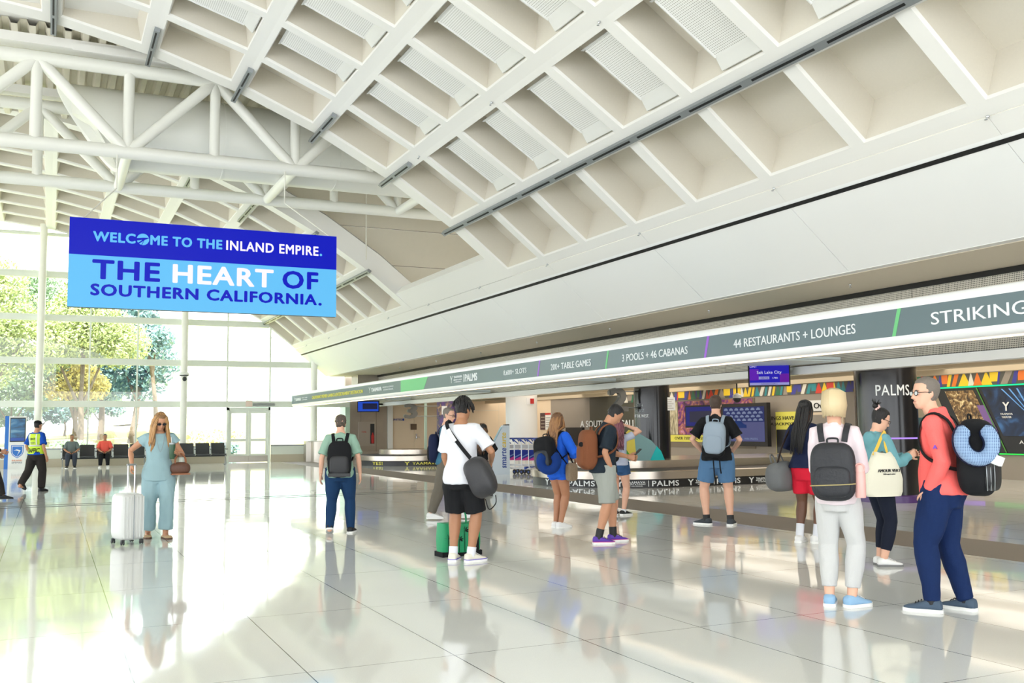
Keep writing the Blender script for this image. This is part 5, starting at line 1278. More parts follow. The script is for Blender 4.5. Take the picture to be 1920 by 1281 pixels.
W = mat('shoe white', (236, 236, 236), .5); W2 = mat('sole white', (240, 240, 238), .5); B_ = mat('shoe black', (30, 31, 34), .6)
SL = mat('slate blue knit shoe', (70, 88, 108), .8, bump=.2, bscale=200)
def feetpt(*pts):
    q = [floor_at(*p) for p in pts]; return sum(q, V((0, 0, 0)))/len(q)

# coral pullover man, right foreground
o = person('man in coral pullover and navy joggers looking left, hand in pocket', feetpt((1752, 1150), (1806, 1143)), -74, 1.80, S_LIGHT,
  dict(m=C_coral, sleeve=1.92, hem=.50, collar=.034, name='pullover', sr=.013, loose=.014, fold=.006), dict(m=C_dnavy, len=1.97, loose=.022, an=.55, kn=.7, name='joggers', fold=.006), dict(m=SL, sole=W2, lace=B_, sock=B_, sock_h=.10),
  dict(k='short', m=H_grey), arms=[dict(w=(-.098, .035, .515), hint=(-.5, -1, 0), curl=.6, hd=(.15, .3, -1)), dict(w=(.098, .035, .515), hint=(.5, -1, 0), curl=.6, hd=(-.15, .3, -1))], feet=[(-.06, .05, 0, 8, 0), (.07, -.055, 0, 12, 0)], head=(-46, -2, 0), face=True, voxel=.0085, belly=.02, lean=3, neck_fwd=.03)
glasses(o, M_ink, mat('clear lens', (214, 220, 224), .1))
tm = text_mb('A', w=.032, h=.03, bold=.06); q = o.sh[0].lerp(o.el[0], .62); tm.xform(frame_m(q+V((-.052*o.H*.62-.03, 0, 0)), (0, -1, 0), (0, 0, 1))); tm.build('chest_mark', mat('violet mark', (120, 70, 190), .5), o.root, origin=(0, 0, 0))
t, pos, rot = backpack(o, 'big black backpack with a blue travel pillow on the coral pullover man', (.40), .58, .25, 1.17, C_black, mat('black nylon', (32, 33, 37), .5), C_black, yoff=.03, xoff=-.04, tilt=6)
for k in range(3): lb(MB().loft(smooth_path([pos+V((-.16+.03*k, -.10-.02*k, -.02)), pos+V((-.19+.03*k, -.11-.02*k, -.12)), pos+V((-.15+.02*k, -.10-.02*k, -.24))]), [.004]*11, 6), 'piping', M_track, t, pos)
lb(MB().box(pos.x-.24, pos.x-.2, pos.y-.07, pos.y-.06, pos.z-.03, pos.z+.03).xform(MX.Identity(4)), 'zip_tag', M_red, t, pos, smooth=False)
pc_ = pos+V((-.225, -.06, .12)); pl = carried(o, 'travel_pillow', 'blue grey mesh U-shaped travel pillow clipped to the black backpack', 'pillow', pc_)
ex, ez = V((.25, -1, 0)).normalized(), V((.12, .1, 1)).normalized(); U = lambda a, r: pc_+ex*(r*cos(a))+ez*(r*1.05*sin(a))
arc_ = [U(R(105-330*k/22+0), .115) for k in range(23)]
arc_ = [pc_+ex*(.105*cos(R(122+296*k/22)))*(1 if True else 1)+ez*(.125*sin(R(122+296*k/22))) for k in range(23)]
M_pil = dots_mat('blue mesh fabric', (150, 178, 212), (70, 96, 140), .011, (1, 2), .32, .8)
lb(MB().loft(arc_, [.03]+[.052]*21+[.03], 14), 'pillow_body', M_pil, pl, pc_); off = V((.03, .012, 0))
lb(MB().loft([q+off for q in arc_], [.04]+[.062]*21+[.04], 14), 'pillow_edge', C_navy, pl, pc_)
lb(MB().obox(pc_+V((.0, -.13, -.13)), V((.004, .012, 0)), V((0, .035, .015)), V((0, -.012, .03))), 'care_label', M_paper, pl, pc_, smooth=False)

# teal hoodie woman
o = person('woman in teal hoodie and black leggings with hair in a bun, holding a phone', feetpt((1645, 1063), (1662, 1058)), 58, 1.60, S_LIGHT,
  dict(m=C_teal, sleeve=1.9, hem=.50, collar=.02, hood=True, name='hoodie', sr=.018, loose=.018, fold=.007), dict(m=C_legg, len=1.75, loose=.004, an=1, name='leggings', fold=.002), dict(m=W, sole=mat('grey sole', (120, 120, 120), .6), lace=M_paper), dict(k='bun', m=H_black),
  arms=[dict(w=(.03, .19, .70), hint=(-.7, -.3, -1), curl=.7), dict(w=(.10, .17, .70), hint=(.6, -.4, -1), curl=.8)], feet=[(-.035, .01, 0, 5, 0), (.05, -.015, 0, 14, 0)], head=(10, 24, 0), bw=.95, voxel=.009)
glasses(o, M_ink, mat('clear lens', (214, 220, 224), .1))
ph = carried(o, 'phone', 'dark phone held by the teal hoodie woman', 'phone', V((.085, .265, .735))*1.6); ppos = V((.085, .265, .735))*1.6
lb(MB().obox(ppos, V((.036, 0, 0)), V((0, .03, .06)), V((0, -.004, .002))), 'phone_body', M_ink, ph, ppos, smooth=False)
tc_ = V((.235, -.09, .93)); tt = carried(o, 'tote_bag', 'cream canvas tote with yellow strap on the teal hoodie woman\'s shoulder', 'bag', tc_)
mb = MB(); rows = []
for k in range(11):
    f = k/10; z = 1.15-.43*f; w_ = .10+.105*min(1, f*1.7)**.8-(.02 if f > .93 else 0); d_ = .045+.06*sin(pi*min(1, f+.12)*.9); rows.append([(tc_.x+d_*.9*cos(2*pi*j/24)*abs(cos(2*pi*j/24))**-.4 if False else tc_.x+d_*cos(2*pi*j/24), tc_.y+w_*math.copysign(abs(sin(2*pi*j/24))**.7, sin(2*pi*j/24)), z+.02*sin(j*1.3)*(1 if k == 0 else 0)) for j in range(24)])
mb.grid(rows); C_canvas = cloth('cream canvas', (234, 230, 212)); lb(mb, 'bag_body', C_canvas, tt, tc_, angle=80)
C_ystrap = cloth('yellow webbing', (236, 196, 84))
for y_ in (-.045, .03): lb(ribbon(MB(), smooth_path([(.235, y_*2.2-.09, 1.13), (.21, y_*1.2-.07, 1.22), (.17, y_*.5-.03, 1.31), (.14, 0, 1.355), (.12, .02, 1.35), (.14, .06, 1.2)]), .016, .004, up=(1, 0, .3)), 'strap', C_ystrap, tt, tc_)
for s_, z_, w_, h_ in (('AMOUR VERT', .98, .25, .030), ('100% organic cotton', .945, .13, .012)):
    tm = text_mb(s_, w=w_, h=h_); tm.xform(frame_m((tc_.x+.108, tc_.y, z_), (0, 1, 0), (0, 0, 1))); lb(tm, 'lettering', M_ink, tt, tc_, smooth=False)

# blonde woman
o = person('blonde woman seen from behind in white pink sweater and off-white trousers', feetpt((1562, 1136), (1592, 1138)), 6, 1.71, S_LIGHT,
  dict(m=C_pink, sleeve=1.92, hem=.475, collar=.02, name='sweater', sr=.024, loose=.026, flare=.012, fold=.007), dict(m=C_cream, len=1.82, loose=.010, an=1.2, kn=.8, name='trousers', fold=.005), dict(m=mat('pale blue knit shoe', (142, 180, 214), .8), sole=W2, lace=W), dict(k='bob', m=H_blond, m2=H_blond2),
  arms=[dict(w=(-.05, .15, .63), hint=(-.3, -1, -.4)), dict(w=(.06, .16, .63), hint=(.45, -1, -.4))], feet=[(-.05, 0, 0, 4, 0), (.05, 0, 0, 38, 0)], head=(12, 6, 0), bw=.88, voxel=.009)
M_quilt = mat('black quilted nylon', (34, 36, 42), .55, bump=.3, bscale=30); 
t, pos, rot = backpack(o, 'black quilted backpack with gold zips on the blonde woman', .345, .46, .17, 1.075, M_quilt, M_quilt, M_quilt, zip_m=mat('pale gold zip', (206, 190, 140), .35, .8))
lb(MB().loft(smooth_path([pos+V((-.17, -.06, -.11)), pos+V((-.1, -.098, -.105)), pos+V((.1, -.098, -.095)), pos+V((.17, -.06, -.09))]), [.005]*16, 6), 'zip', MATS['pale gold zip'], t, pos)
bp_ = pos+V((.20, .0, -.07)); bt = carried(o, 'water_bottle', 'pink water bottle in the side pocket of the quilted backpack', 'bottle', bp_)
M_pk = mat('powder pink plastic', (232, 178, 172), .4); lb(MB().lathe([(.036, -.13), (.04, -.12), (.04, .05), (.034, .07)], bp_, 18), 'bottle_body', M_pk, bt, bp_); lb(MB().lathe([(.036, .068), (.037, .11), (.03, .125), (.012, .13)], bp_, 18), 'lid', M_pk, bt, bp_)
lb(MB().loft([bp_+V((.036*cos(a), -.02, .10+.036*sin(a))) for a in [pi*2*k/12 for k in range(13)]], [.006]*13, 6), 'carry_loop', M_pk, bt, bp_)

# navy sweatshirt woman with braids
o = person('woman with long black braids in navy sweatshirt and red shorts, behind the blonde woman', feetpt((1502, 1016), (1531, 1020)), 30, 1.73, S_DARK,
  dict(m=C_navy, sleeve=1.9, hem=.53, collar=.015, name='sweatshirt', sr=.020, loose=.018, fold=.006), dict(m=C_red, len=.72, loose=.022, name='shorts', fold=.004), dict(m=W, sole=W2, lace=W, sock=C_white, sock_h=.36), dict(k='braids', m=H_black),
  arms=[dict(w=(-.08, .16, .66), hint=(-1, -.3, -.3)), dict(w=(.08, .16, .66), hint=(1, -.3, -.3))], feet=[(-.06, -.02, 0, 12, 0), (.05, .02, 0, 26, 0)], head=(5, 10, 0), bw=.95)
dc_ = V((-.30, -.05, .80)); df = carried(o, 'duffel_bag', 'grey canvas duffel bag hanging at the navy sweatshirt woman\'s hip', 'bag', dc_); C_gcan = cloth('grey canvas', (112, 114, 116))
lb(fuse(MB().ell(dc_, (.15, .27, .19), p=2.6, pz=2.6, seg=26, rings=16), .014, 2, .012, 6), 'bag_body', C_gcan, df, dc_, angle=180)
lb(ribbon(MB(), smooth_path([(-.28, -.22, .92), (-.24, -.12, 1.2), (-.14, -.03, 1.45), (-.12, .03, 1.45), (-.2, .1, 1.2), (-.28, .13, .94)]), .018, .004, up=(-1, 0, 0)), 'strap', cloth('dark brown webbing', (62, 52, 48)), df, dc_)
for y_ in (-.1, .08): lb(MB().loft(smooth_path([dc_+V((-.06, y_-.05, .17)), dc_+V((-.09, y_-.03, .26)), dc_+V((-.09, y_+.03, .26)), dc_+V((-.06, y_+.05, .17))]), [.010]*16, 8), 'grab_handle', C_gcan, df, dc_)

# man in blue shorts with grey backpack
M_charc = mat('charcoal knit shoe', (58, 64, 70), .8)
o = person('man in black polo and steel blue shorts with a pale grey backpack, seen from behind', feetpt((1325, 985), (1371, 985)), 8, 1.87, S_LIGHT,
  dict(m=C_black, sleeve=.78, hem=.50, collar=.022, name='polo_shirt', sr=.024, loose=.016, sflare=.010), dict(m=C_bshort, len=.78, loose=.024, flare=.006, name='shorts'), dict(m=M_charc, sole=W2, sock=B_, sock_h=.14), dict(k='short', m=H_brown),
  arms=[dict(w=(-.115, .07, .56), hint=(-1, -.6, 0)), dict(w=(.11, .14, .58), hint=(1, -.8, -.2))], feet=[(-.095, .01, 0, 66, 0), (.09, 0, 0, 4, 0)], head=(3, 0, 0), bw=1.05)
M_gb = mat('pale grey nylon', (150, 166, 182), .6, bump=.15, bscale=40); t, pos, rot = backpack(o, 'pale grey backpack with dark base on the man in blue shorts', .32, .50, .20, 1.25, M_gb, M_gb, M_gb, tilt=4)
lb(MB().ell(pos+V((-.02, .01, -.16)), (.165, .095, .12), p=3.4, pz=3), 'base_panel', C_black, t, pos)
for x_ in (-.02, .07): lb(ribbon(MB(), [pos+V((x_, -.04, -.24)), pos+V((x_+.01, -.05, -.42)), pos+V((x_+.02, -.04, -.55+.8*x_))], .010, .003, up=(0, -1, 0)), 'loose_strap', C_black, t, pos)

# maroon haired woman
o = person('woman with maroon hair touching her head, in pale top and denim shorts', feetpt((1155, 966), (1168, 967)), 14, 1.56, S_LIGHT,
  dict(m=C_lav, sleeve=.5, hem=.52, name='t_shirt', sr=.018), dict(m=C_den, len=.42, loose=.012, flare=.006, name='shorts'), dict(m=B_, sole=W2, accent=W2, lace=W, sock=C_white, sock_h=.08), dict(k='wavy', m=H_mar, m2=H_mar2, len=1.5, wave=.05, n=110),
  arms=[dict(w=(-.10, .14, .58), hint=(-1, -.6, 0)), dict(w=(.085, .05, .93), hint=(1, .1, -.4))], feet=[(-.04, 0, 0, 6, 0), (.045, 0, 0, 34, 0)], head=(-8, 8, 0), bw=.97)
bc_ = V((-.08, -.15, .98)); bg = carried(o, 'shoulder_bag', 'small black shoulder bag on the maroon haired woman\'s back', 'bag', bc_); lb(MB().ell(bc_, (.13, .06, .12), p=3, pz=3), 'bag_body', C_black, bg, bc_)
lb(ribbon(MB(), smooth_path([(-.16, -.12, 1.04), (-.1, -.14, 1.2), (.1, -.09, 1.32), (.12, .06, 1.3), (.0, .14, 1.1), (-.16, .08, .96)]), .012, .003, up=(0, -1, 0)), 'strap', C_black, bg, bc_)

# dark polo man with brown backpack
M_pur = mat('purple shoe mesh', (92, 58, 168), .7)
o = person('man in dark polo and grey cargo shorts with brown backpack, looking down at a phone', feetpt((1118, 1021), (1152, 1015)), 72, 1.74, S_MID,
  dict(m=C_dpolo, sleeve=.85, hem=.50, collar=.02, name='polo_shirt', sr=.026, loose=.018, sflare=.010, flare=.014), dict(m=C_gshort, len=.98, loose=.026, flare=.004, name='cargo_shorts', fold=.006), dict(m=M_pur, sole=W2, accent=mat('magenta accent', (206, 50, 140), .5), lace=B_, sock=B_, sock_h=.26), dict(k='short', m=H_black),
  arms=[dict(w=(-.02, .19, .61), hint=(-.8, -.4, -1), curl=.8), dict(w=(.092, .03, .51), hint=(.5, -1, 0), hd=(-.1, .2, -1))], feet=[(-.05, .075, 0, 6, 0), (.055, -.07, 0, 10, 0)], head=(0, 42, 0), lean=7, face=False)
C_brn = cloth('brown canvas', (128, 78, 52)); t, pos, rot = backpack(o, 'brown canvas backpack on the man in dark polo', .31, .50, .22, 1.13, C_brn, C_brn, C_brn)
lb(MB().lathe([(.03, 0), (.03, .006)], (0, 0, 0), 16).xform(MX.Translation(pos+V((.10, -.12, .07))) @ MX.Rotation(pi/2, 4, 'Y')), 'badge', C_black, t, pos)
ppos = V((-.03, .26, .635))*1.74; ph = carried(o, 'phone', 'dark phone in the hand of the man in dark polo', 'phone', ppos); lb(MB().obox(ppos, V((.036, 0, 0)), V((0, .055, .05)), V((0, -.004, .004))), 'phone_body', M_ink, ph, ppos, smooth=False)

# woman in blue dress
o = person('woman in short blue dress with long wavy auburn hair and white slip-on shoes', feetpt((1044, 990), (1052, 990)), 42, 1.63, S_TAN,
  dict(m=C_blue, sleeve=1.25, hem=.44, name='dress', sr=.028, loose=.022, flare=.035, sflare=.012, fold=.008), dict(m=C_blue, len=.40, loose=.012, name='under_shorts'), dict(m=W, sole=W2), dict(k='wavy', m=H_aub, m2=H_aub2, len=1.45, wave=.07, spread=1.5, n=110),
  arms=[dict(w=(-.06, .15, .62), hint=(-1, -.6, -.2)), dict(w=(.10, .12, .60), hint=(1, -.7, -.2))], feet=[(-.035, 0, 0, 6, 0), (.03, -.01, 0, 10, 0)], head=(8, 0, 0), bw=.97)
t, pos, rot = backpack(o, 'dark charcoal backpack on the woman in blue dress', .34, .50, .22, 1.06, C_black, mat('charcoal nylon', (40, 46, 54), .5), C_black, yoff=.05, tilt=-8)
lb(MB().obox(pos+V((.02, -.125, -.07)), V((.02, 0, .01)), V((0, .003, 0)), V((-.008, 0, .016))), 'brand_label', M_paper, t, pos, smooth=False)
nc = V((.13, -.34, .96)); pl = carried(o, 'travel_pillow', 'dark blue plush travel pillow hanging from the charcoal backpack', 'pillow', nc); M_plush = cloth('deep blue plush', (20, 56, 128))
lb(MB().loft([nc+V((.74, .67, 0))*(.11*cos(R(130+285*k/20)))+V((0, 0, .12*sin(R(130+285*k/20)))) for k in range(21)], [.045]+[.068]*19+[.045], 16), 'pillow_body', M_plush, pl, nc)
pc2 = V((.24, .02, .80)); pb = carried(o, 'crossbody_bag', 'small tan checked bag at the hip of the woman in blue dress', 'bag', pc2); lb(MB().ell(pc2, (.05, .10, .13), p=4, pz=4), 'bag_body', mat('tan check canvas', (142, 122, 100), .7, var=.25, vscale=40), pb, pc2)
lb(ribbon(MB(), smooth_path([(.22, -.06, .92), (.12, -.16, 1.12), (-.06, -.13, 1.34), (-.10, 0, 1.40), (-.02, .14, 1.2), (.2, .1, .92)]), .012, .003, up=(0, -1, 0)), 'strap', C_black, pb, pc2)

# white T-shirt man
o = person('man with short dreadlocks in white T-shirt and black shorts, seen from behind', feetpt((850, 1053), (884, 1054)), 20, 1.77, S_BROWN,
  dict(m=C_white, sleeve=.80, hem=.475, name='t_shirt', sr=.026, loose=.020, sflare=.008, flare=.016, fold=.007), dict(m=C_black, len=.93, loose=.028, flare=.006, name='shorts', fold=.005), dict(m=mat('cream mesh shoe', (232, 228, 214), .8), sole=W2, accent=mat('violet accent', (96, 70, 190), .5), lace=W, sock=C_white, sock_h=.19), dict(k='dreads', m=H_black),
  arms=[dict(w=(-.10, .10, .51), hint=(-.7, -1, 0)), dict(w=(.145, .13, .60), hint=(.8, -1, 0), curl=.8)], feet=[(-.06, 0, 0, 8, 0), (.055, 0, 0, 34, 0)], head=(16, 12, 0), bw=1.02)
dc_ = V((.26, -.13, .915)); df = carried(o, 'duffel_bag', 'black duffel bag slung at the hip of the man in white T-shirt', 'bag', dc_); M_bn = mat('dark grey nylon bag', (48, 48, 52), .5, bump=.1, bscale=30)
rr_ = MX.Rotation(R(-26), 3, 'Y')
lb(fuse(MB().ell(dc_, (.145, .14, .225), p=3.2, pz=3, rot=rr_, seg=26, rings=18), .014, 2, .012, 5), 'bag_body', M_bn, df, dc_, angle=180)
lb(ribbon(MB(), smooth_path([(.17, -.20, 1.12), (.05, -.16, 1.24), (-.10, -.13, 1.42), (-.155, -.05, 1.515), (-.15, .05, 1.50), (-.05, .14, 1.3), (.15, .15, 1.1), (.24, .06, 1.05)]), .022, .004, up=(0, -1, 0)), 'strap', C_black, df, dc_)
lb(ribbon(MB(), smooth_path([(-.02, -.155, 1.30), (-.07, -.15, 1.37), (-.11, -.135, 1.43)]), .0225, .005, up=(0, -1, 0)), 'strap_print', M_paper, df, dc_)
lb(MB().loft(smooth_path([dc_+V((.10, -.14, -.22)), dc_+V((.16, -.2, -.32)), dc_+V((.22, -.16, -.26)), dc_+V((.2, -.1, -.18))]), [.006]*16, 6), 'drawcord', C_black, df, dc_)
# green tote box on the floor
g0, g1 = floor_at(830, 1046), floor_at(903, 1040); gx = (g1-g0).normalized(); gy = V((-gx.y, gx.x, 0)); gw = (g1-g0).length
gb = thing('insulated_tote', 'green shopping tote with black palm trees on the floor behind the man in white T-shirt', 'bag', (g0+g1)/2+gy*.1, atan2(gx.y, gx.x), local=True)
M_gr = mat('emerald tote', (16, 150, 98), .5, bump=.1, bscale=20)
rows = []
for k in range(7):
    f = k/6; z = .36*f; w_ = gw/2*(.97+.03*sin(pi*f)); d_ = .10+.02*sin(pi*f); rows.append([(w_*math.copysign(abs(cos(2*pi*j/32))**.35, cos(2*pi*j/32)), d_*math.copysign(abs(sin(2*pi*j/32))**.35, sin(2*pi*j/32)), z+(.015*abs(cos(2*pi*j/32)) if k == 6 else 0)) for j in range(32)])
MB().grid(rows).build('bag_body', M_gr, gb, origin=(0, 0, 0), angle=60)
MB().box(-gw/2-.004, gw/2+.004, -.107, .107, 0, .055).build('base_band', C_black, gb, origin=(0, 0, 0), smooth=False)
mb = MB(); mb.face([(.08, -.127, .05), (.20, -.127, .05), (.20, -.127, .21), (.08, -.127, .17)]); mb.build('print_block', C_black, gb, origin=(0, 0, 0), smooth=False)
for x_, h_ in ((-.19, .16), (-.05, .14), (.02, .24), (.13, .10)):
    mb = MB(); mb.face([(x_-.004, -.128, .05), (x_+.004, -.128, .05), (x_+.003, -.128, .05+h_), (x_-.003, -.128, .05+h_)])
    for a in (10, 50, 95, 130, 170, 205, -25): mb.face([(x_, -.129, .05+h_), (x_+.03*cos(R(a+8)), -.129, .055+h_+.03*sin(R(a+8))), (x_+.058*cos(R(a)), -.129, .05+h_+.05*sin(R(a))), (x_+.03*cos(R(a-8)), -.129, .045+h_+.03*sin(R(a-8)))])
    mb.build('palm_print', C_black, gb, origin=(0, 0, 0), smooth=False)
for y_ in (-.08, .08): ribbon(MB(), smooth_path([(-.05, y_, .34), (-.04, y_, .47), (-.01, y_*.4, .55), (.02, y_*.4, .55), (.05, y_, .47), (.06, y_, .34)]), .012, .003, up=(0, 1, 0)).build('carry_handle', M_gr, gb, origin=(0, 0, 0))

# man behind the white T-shirt man
o = person('man in petrol blue T-shirt and olive trousers behind the man in white T-shirt', feetpt((838, 974)), 96, 1.76, S_LIGHT,
  dict(m=C_tealb, sleeve=.8, hem=.49, name='t_shirt', sr=.024, loose=.016, sflare=.008), dict(m=C_olive, len=1.93, loose=.018, an=.9, name='trousers'), dict(m=W, sole=W2, lace=W), dict(k='shaved', m=H_grey),
  arms=[dict(w=(-.08, .16, .66), hint=(-1, -.8, -.2)), dict(w=(.10, .15, .66), hint=(.6, -1, -.2))], feet=[(-.05, .14, 0, 4, 0), (.05, -.14, 0, 4, 0)], head=(18, 12, 0), face=True, belly=.02)
glasses(o, M_ink)
t, pos, rot = backpack(o, 'dark navy backpack on the man in petrol blue T-shirt', .30, .46, .17, 1.12, C_navy, C_black, C_navy)
# long haired woman further back
o = person('woman with long dark hair in black hooded top, half hidden behind the dreadlocked man', feetpt((907, 930)), 25, 1.50, S_LIGHT,
  dict(m=C_black, sleeve=1.9, hem=.47, hood=True, name='hooded_top', sr=.02, loose=.02), dict(m=C_black, len=1.95, loose=.014, name='trousers'), dict(m=B_, sole=B_), dict(k='long', m=H_black, m2=H_aub, len=2.2, wave=.03, n=90),
  arms=[dict(w=(-.06, .15, .62), hint=(-1, -.6, -.2)), dict(w=(.06, .15, .62), hint=(1, -.6, -.2))], head=(0, 6, 0))

# sage T-shirt man
o = person('man with curly hair in sage T-shirt and jeans, walking away', feetpt((624, 1003), (651, 999)), 4, 1.63, S_LIGHT,
  dict(m=C_sage, sleeve=.86, hem=.475, collar=.01, name='t_shirt', sr=.026, loose=.022, sflare=.008, flare=.012), dict(m=C_jean, len=2.0, loose=.012, an=1.0, kn=.9, name='jeans'), dict(m=B_, sole=W2, sock=B_, sock_h=.05), dict(k='short', m=H_curl, jit=.25),
  arms=[dict(w=(-.165, .0, .50), hint=(-.5, -1, 0), n=(1, 0, 0)), dict(w=(.165, .0, .50), hint=(.5, -1, 0), n=(-1, 0, 0))], feet=[(-.085, -.04, .012, 4, 18), (.085, .06, 0, 12, 0)], head=(0, 0, 0), bw=1.1, belly=.02)
t, pos, rot = backpack(o, 'flat black laptop backpack on the man in sage T-shirt', .33, .50, .15, 1.03, C_black, mat('black nylon', (32, 33, 37), .5), C_black)
lb(MB().box(pos.x-.15, pos.x+.15, pos.y-.085, pos.y+.02, pos.z-.235, pos.z-.19), 'base_panel', M_dark, t, pos, smooth=False)

# woman with the suitcase
o = person('woman in grey blue linen top and trousers with sunglasses, pulling a suitcase', feetpt((284, 1006), (305, 1013)), 172, 1.68, S_MID,
  dict(m=C_lin, sleeve=.32, hem=.46, name='top', sr=.026, loose=.022, flare=.055, sflare=.014, fold=.006), dict(m=C_lin, len=1.86, loose=.024, an=1.9, kn=1.1, name='trousers', fold=.008), dict(m=mat('tan sandal leather', (196, 168, 130), .6), sole=mat('brown sole', (96, 70, 52), .6), low=.5, name='sandal'), dict(k='long', m=H_lb, m2=H_lb2, len=1.15, frontal=True, wave=.06, spread=1.2, n=130),
  arms=[dict(w=(-.12, .125, .68), hint=(-.6, -.6, -.6), hd=(.2, .8, .25), n=(.9, 0, 0), curl=.9, th=(0, 0, 1)), dict(w=(.205, .02, .595), hint=(.6, -1, 0), hd=(.1, .1, -1), curl=.9)], feet=[(-.055, .06, 0, 8, 0), (.062, -.07, 0, 8, 0)], head=(-6, 24, 0), face=True, bw=1.06)
glasses(o, M_ink, mat('dark lens', (36, 38, 44), .15))
lb(MB().loft(smooth_path([(-.06, .12, 1.40), (-.04, .135, 1.28), (0, .14, 1.16), (.04, .135, 1.28), (.06, .12, 1.40)]), [.0025]*21, 6), 'necklace', M_track, o.root, (0, 0, 0))
tp = V((-.076, .175, .70))*1.68; tb = carried(o, 'tumbler', 'dark green steel tumbler held at the walking woman\'s chest', 'tumbler', tp); lb(MB().lathe([(.03, -.11), (.034, -.10), (.042, .07), (.042, .085)], tp, 18), 'cup', mat('bottle green enamel', (52, 84, 60), .35), tb, tp); lb(MB().lathe([(.043, .085), (.043, .105), (.01, .108)], tp, 18), 'lid', M_track, tb, tp); lb(MB().rod(tp+V((.01, 0, .1)), tp+V((.015, 0, .18)), .004, 8), 'straw', M_paper, tb, tp)
hp = V((-.155, .085, .555))*1.68; hb = carried(o, 'handbag', 'brown patterned handbag on the walking woman\'s forearm', 'handbag', hp); M_hb = mat('brown monogram canvas', (92, 58, 42), .5, var=.35, vscale=50)
lb(MB().ell(hp, (.13, .07, .085), p=3.5, pz=2.6), 'bag_body', M_hb, hb, hp); lb(MB().box(hp.x-.12, hp.x+.12, hp.y-.065, hp.y+.065, hp.z-.085, hp.z-.065), 'base_panel', mat('caramel leather', (150, 92, 56), .5), hb, hp)
for y_ in (-.03, .03): lb(MB().loft(smooth_path([hp+V((-.07, y_, .05)), hp+V((-.06, y_, .14)), hp+V((0, y_*.5, .20)), hp+V((.06, y_, .14)), hp+V((.07, y_, .05))]), [.009]*21, 8), 'carry_handle', MATS['caramel leather'], hb, hp)
# suitcase
s0, s1 = floor_at(219, 1021), floor_at(257, 1018); sc = (s0+s1)/2; sx = (s1-s0).normalized()
su = thing('suitcase', 'pale silver ribbed hard-shell suitcase on four wheels pulled by the walking woman', 'suitcase', sc, atan2(sx.y, sx.x)+R(4), local=True)
M_sh = mat('silver shell', (214, 216, 214), .35); M_sh2 = mat('champagne shell', (206, 200, 186), .35)
MB().ell((0, .0, .35), (.155, .21, .295), p=6, pz=7, seg=40, rings=24).build('shell', M_sh, su, origin=(0, 0, 0), angle=60)
for k in range(-3, 4):
    if k: MB().loft([(.04*k, -.2125, .09), (.04*k, -.2125, .61)], [(.009, .006)]*2, 8).build('rib', M_sh, su, origin=(0, 0, 0))
MB().loft([(0.0, -.213, .07), (0.0, -.213, .63)], [(.006, .008)]*2, 8).build('zip', M_track, su, origin=(0, 0, 0))
MB().loft(smooth_path([(.152, -.06, .46), (.175, -.06, .45), (.175, -.06, .31), (.152, -.06, .30)]), [.008]*16, 8).build('side_handle', M_track, su, origin=(0, 0, 0))
for x_ in (-.12, .12):
    for y_ in (-.16, .16):
        w_ = MB().box(x_-.02, x_+.02, y_-.02, y_+.02, .035, .065).build('wheel_fork', M_dark, su, origin=(0, 0, 0)); 
        for d_ in (-.014, .014): MB().lathe([(.024, -.006), (.026, 0), (.024, .006)], seg=16).xform(MX.Translation((x_+d_, y_, .026)) @ MX.Rotation(pi/2, 4, 'Y')).build('wheel', B_, w_, origin=(0, 0, 0))
hxl = .075
for d_ in (-.045, .045): MB().rod((hxl+d_, .1, .62), (hxl+d_, .1, 1.0), .009, 8).build('handle_tube', M_chrome, su, origin=(0, 0, 0))
MB().rod((hxl-.06, .1, 1.005), (hxl+.06, .1, 1.005), .014, 10).build('handle_grip', M_track, su, origin=(0, 0, 0))

# traffic guard
o = person('traffic guard in yellow reflective vest and black cap walking away', feetpt((66, 922)), 40, 1.70, S_MID,
  dict(m=C_cobalt, sleeve=.85, hem=.52, name='shirt', sr=.026, loose=.012, sflare=.012), dict(m=C_gbrown, len=1.95, loose=.022, an=1.4, name='trousers'), dict(m=B_, sole=B_), dict(k='cap', m=H_black, cm=C_black),
  arms=[dict(w=(-.15, .06, .52), hint=(-.5, -1, 0)), dict(w=(.15, .02, .50), hint=(.5, -1, 0))], feet=[(-.05, -.24, .06, 4, 40), (.05, .06, 0, 6, 0)], head=(15, 4, 0))
mb = MB(); rows = []
for k in range(10):
    z = .535+.285*k/9; yc, rx, ry = tsec(z); rows.append([o.T(((rx*1.04+.030)*cos(2*pi*j/28), yc+(ry+.030)*sin(2*pi*j/28), z))*1.70 for j in range(28)])
mb.grid(rows); vest = mb.build('vest', C_hiv, o.root, origin=(0, 0, 0), angle=180)
M_refl = mat('silver reflective tape', (206, 208, 200), .35)
def vring(z0, z1, d=.031): return [[o.T(((tsec(z)[1]*1.02+d)*cos(2*pi*j/28), tsec(z)[0]+(tsec(z)[2]+d)*sin(2*pi*j/28), z))*1.70 for j in range(28)] for z in (z0, z1)]
MB().grid(vring(.64, .665)).build('tape', M_refl, vest, origin=(0, 0, 0), angle=180)
for s in (-1, 1):
    mb = MB(); ro = []
    for k in range(6):
        z = .665+.15*k/5; yc, rx, ry = tsec(z); x = s*.055
        for_y = -(ry+.033)*sqrt(max(0, 1-(x/(rx+.033))**2))+yc; ro.append([o.T((x-.010, for_y-.001, z))*1.7, o.T((x+.010, for_y-.001, z))*1.7])
    mb.grid(ro, closed=False); mb.build('tape', M_refl, vest, origin=(0, 0, 0))
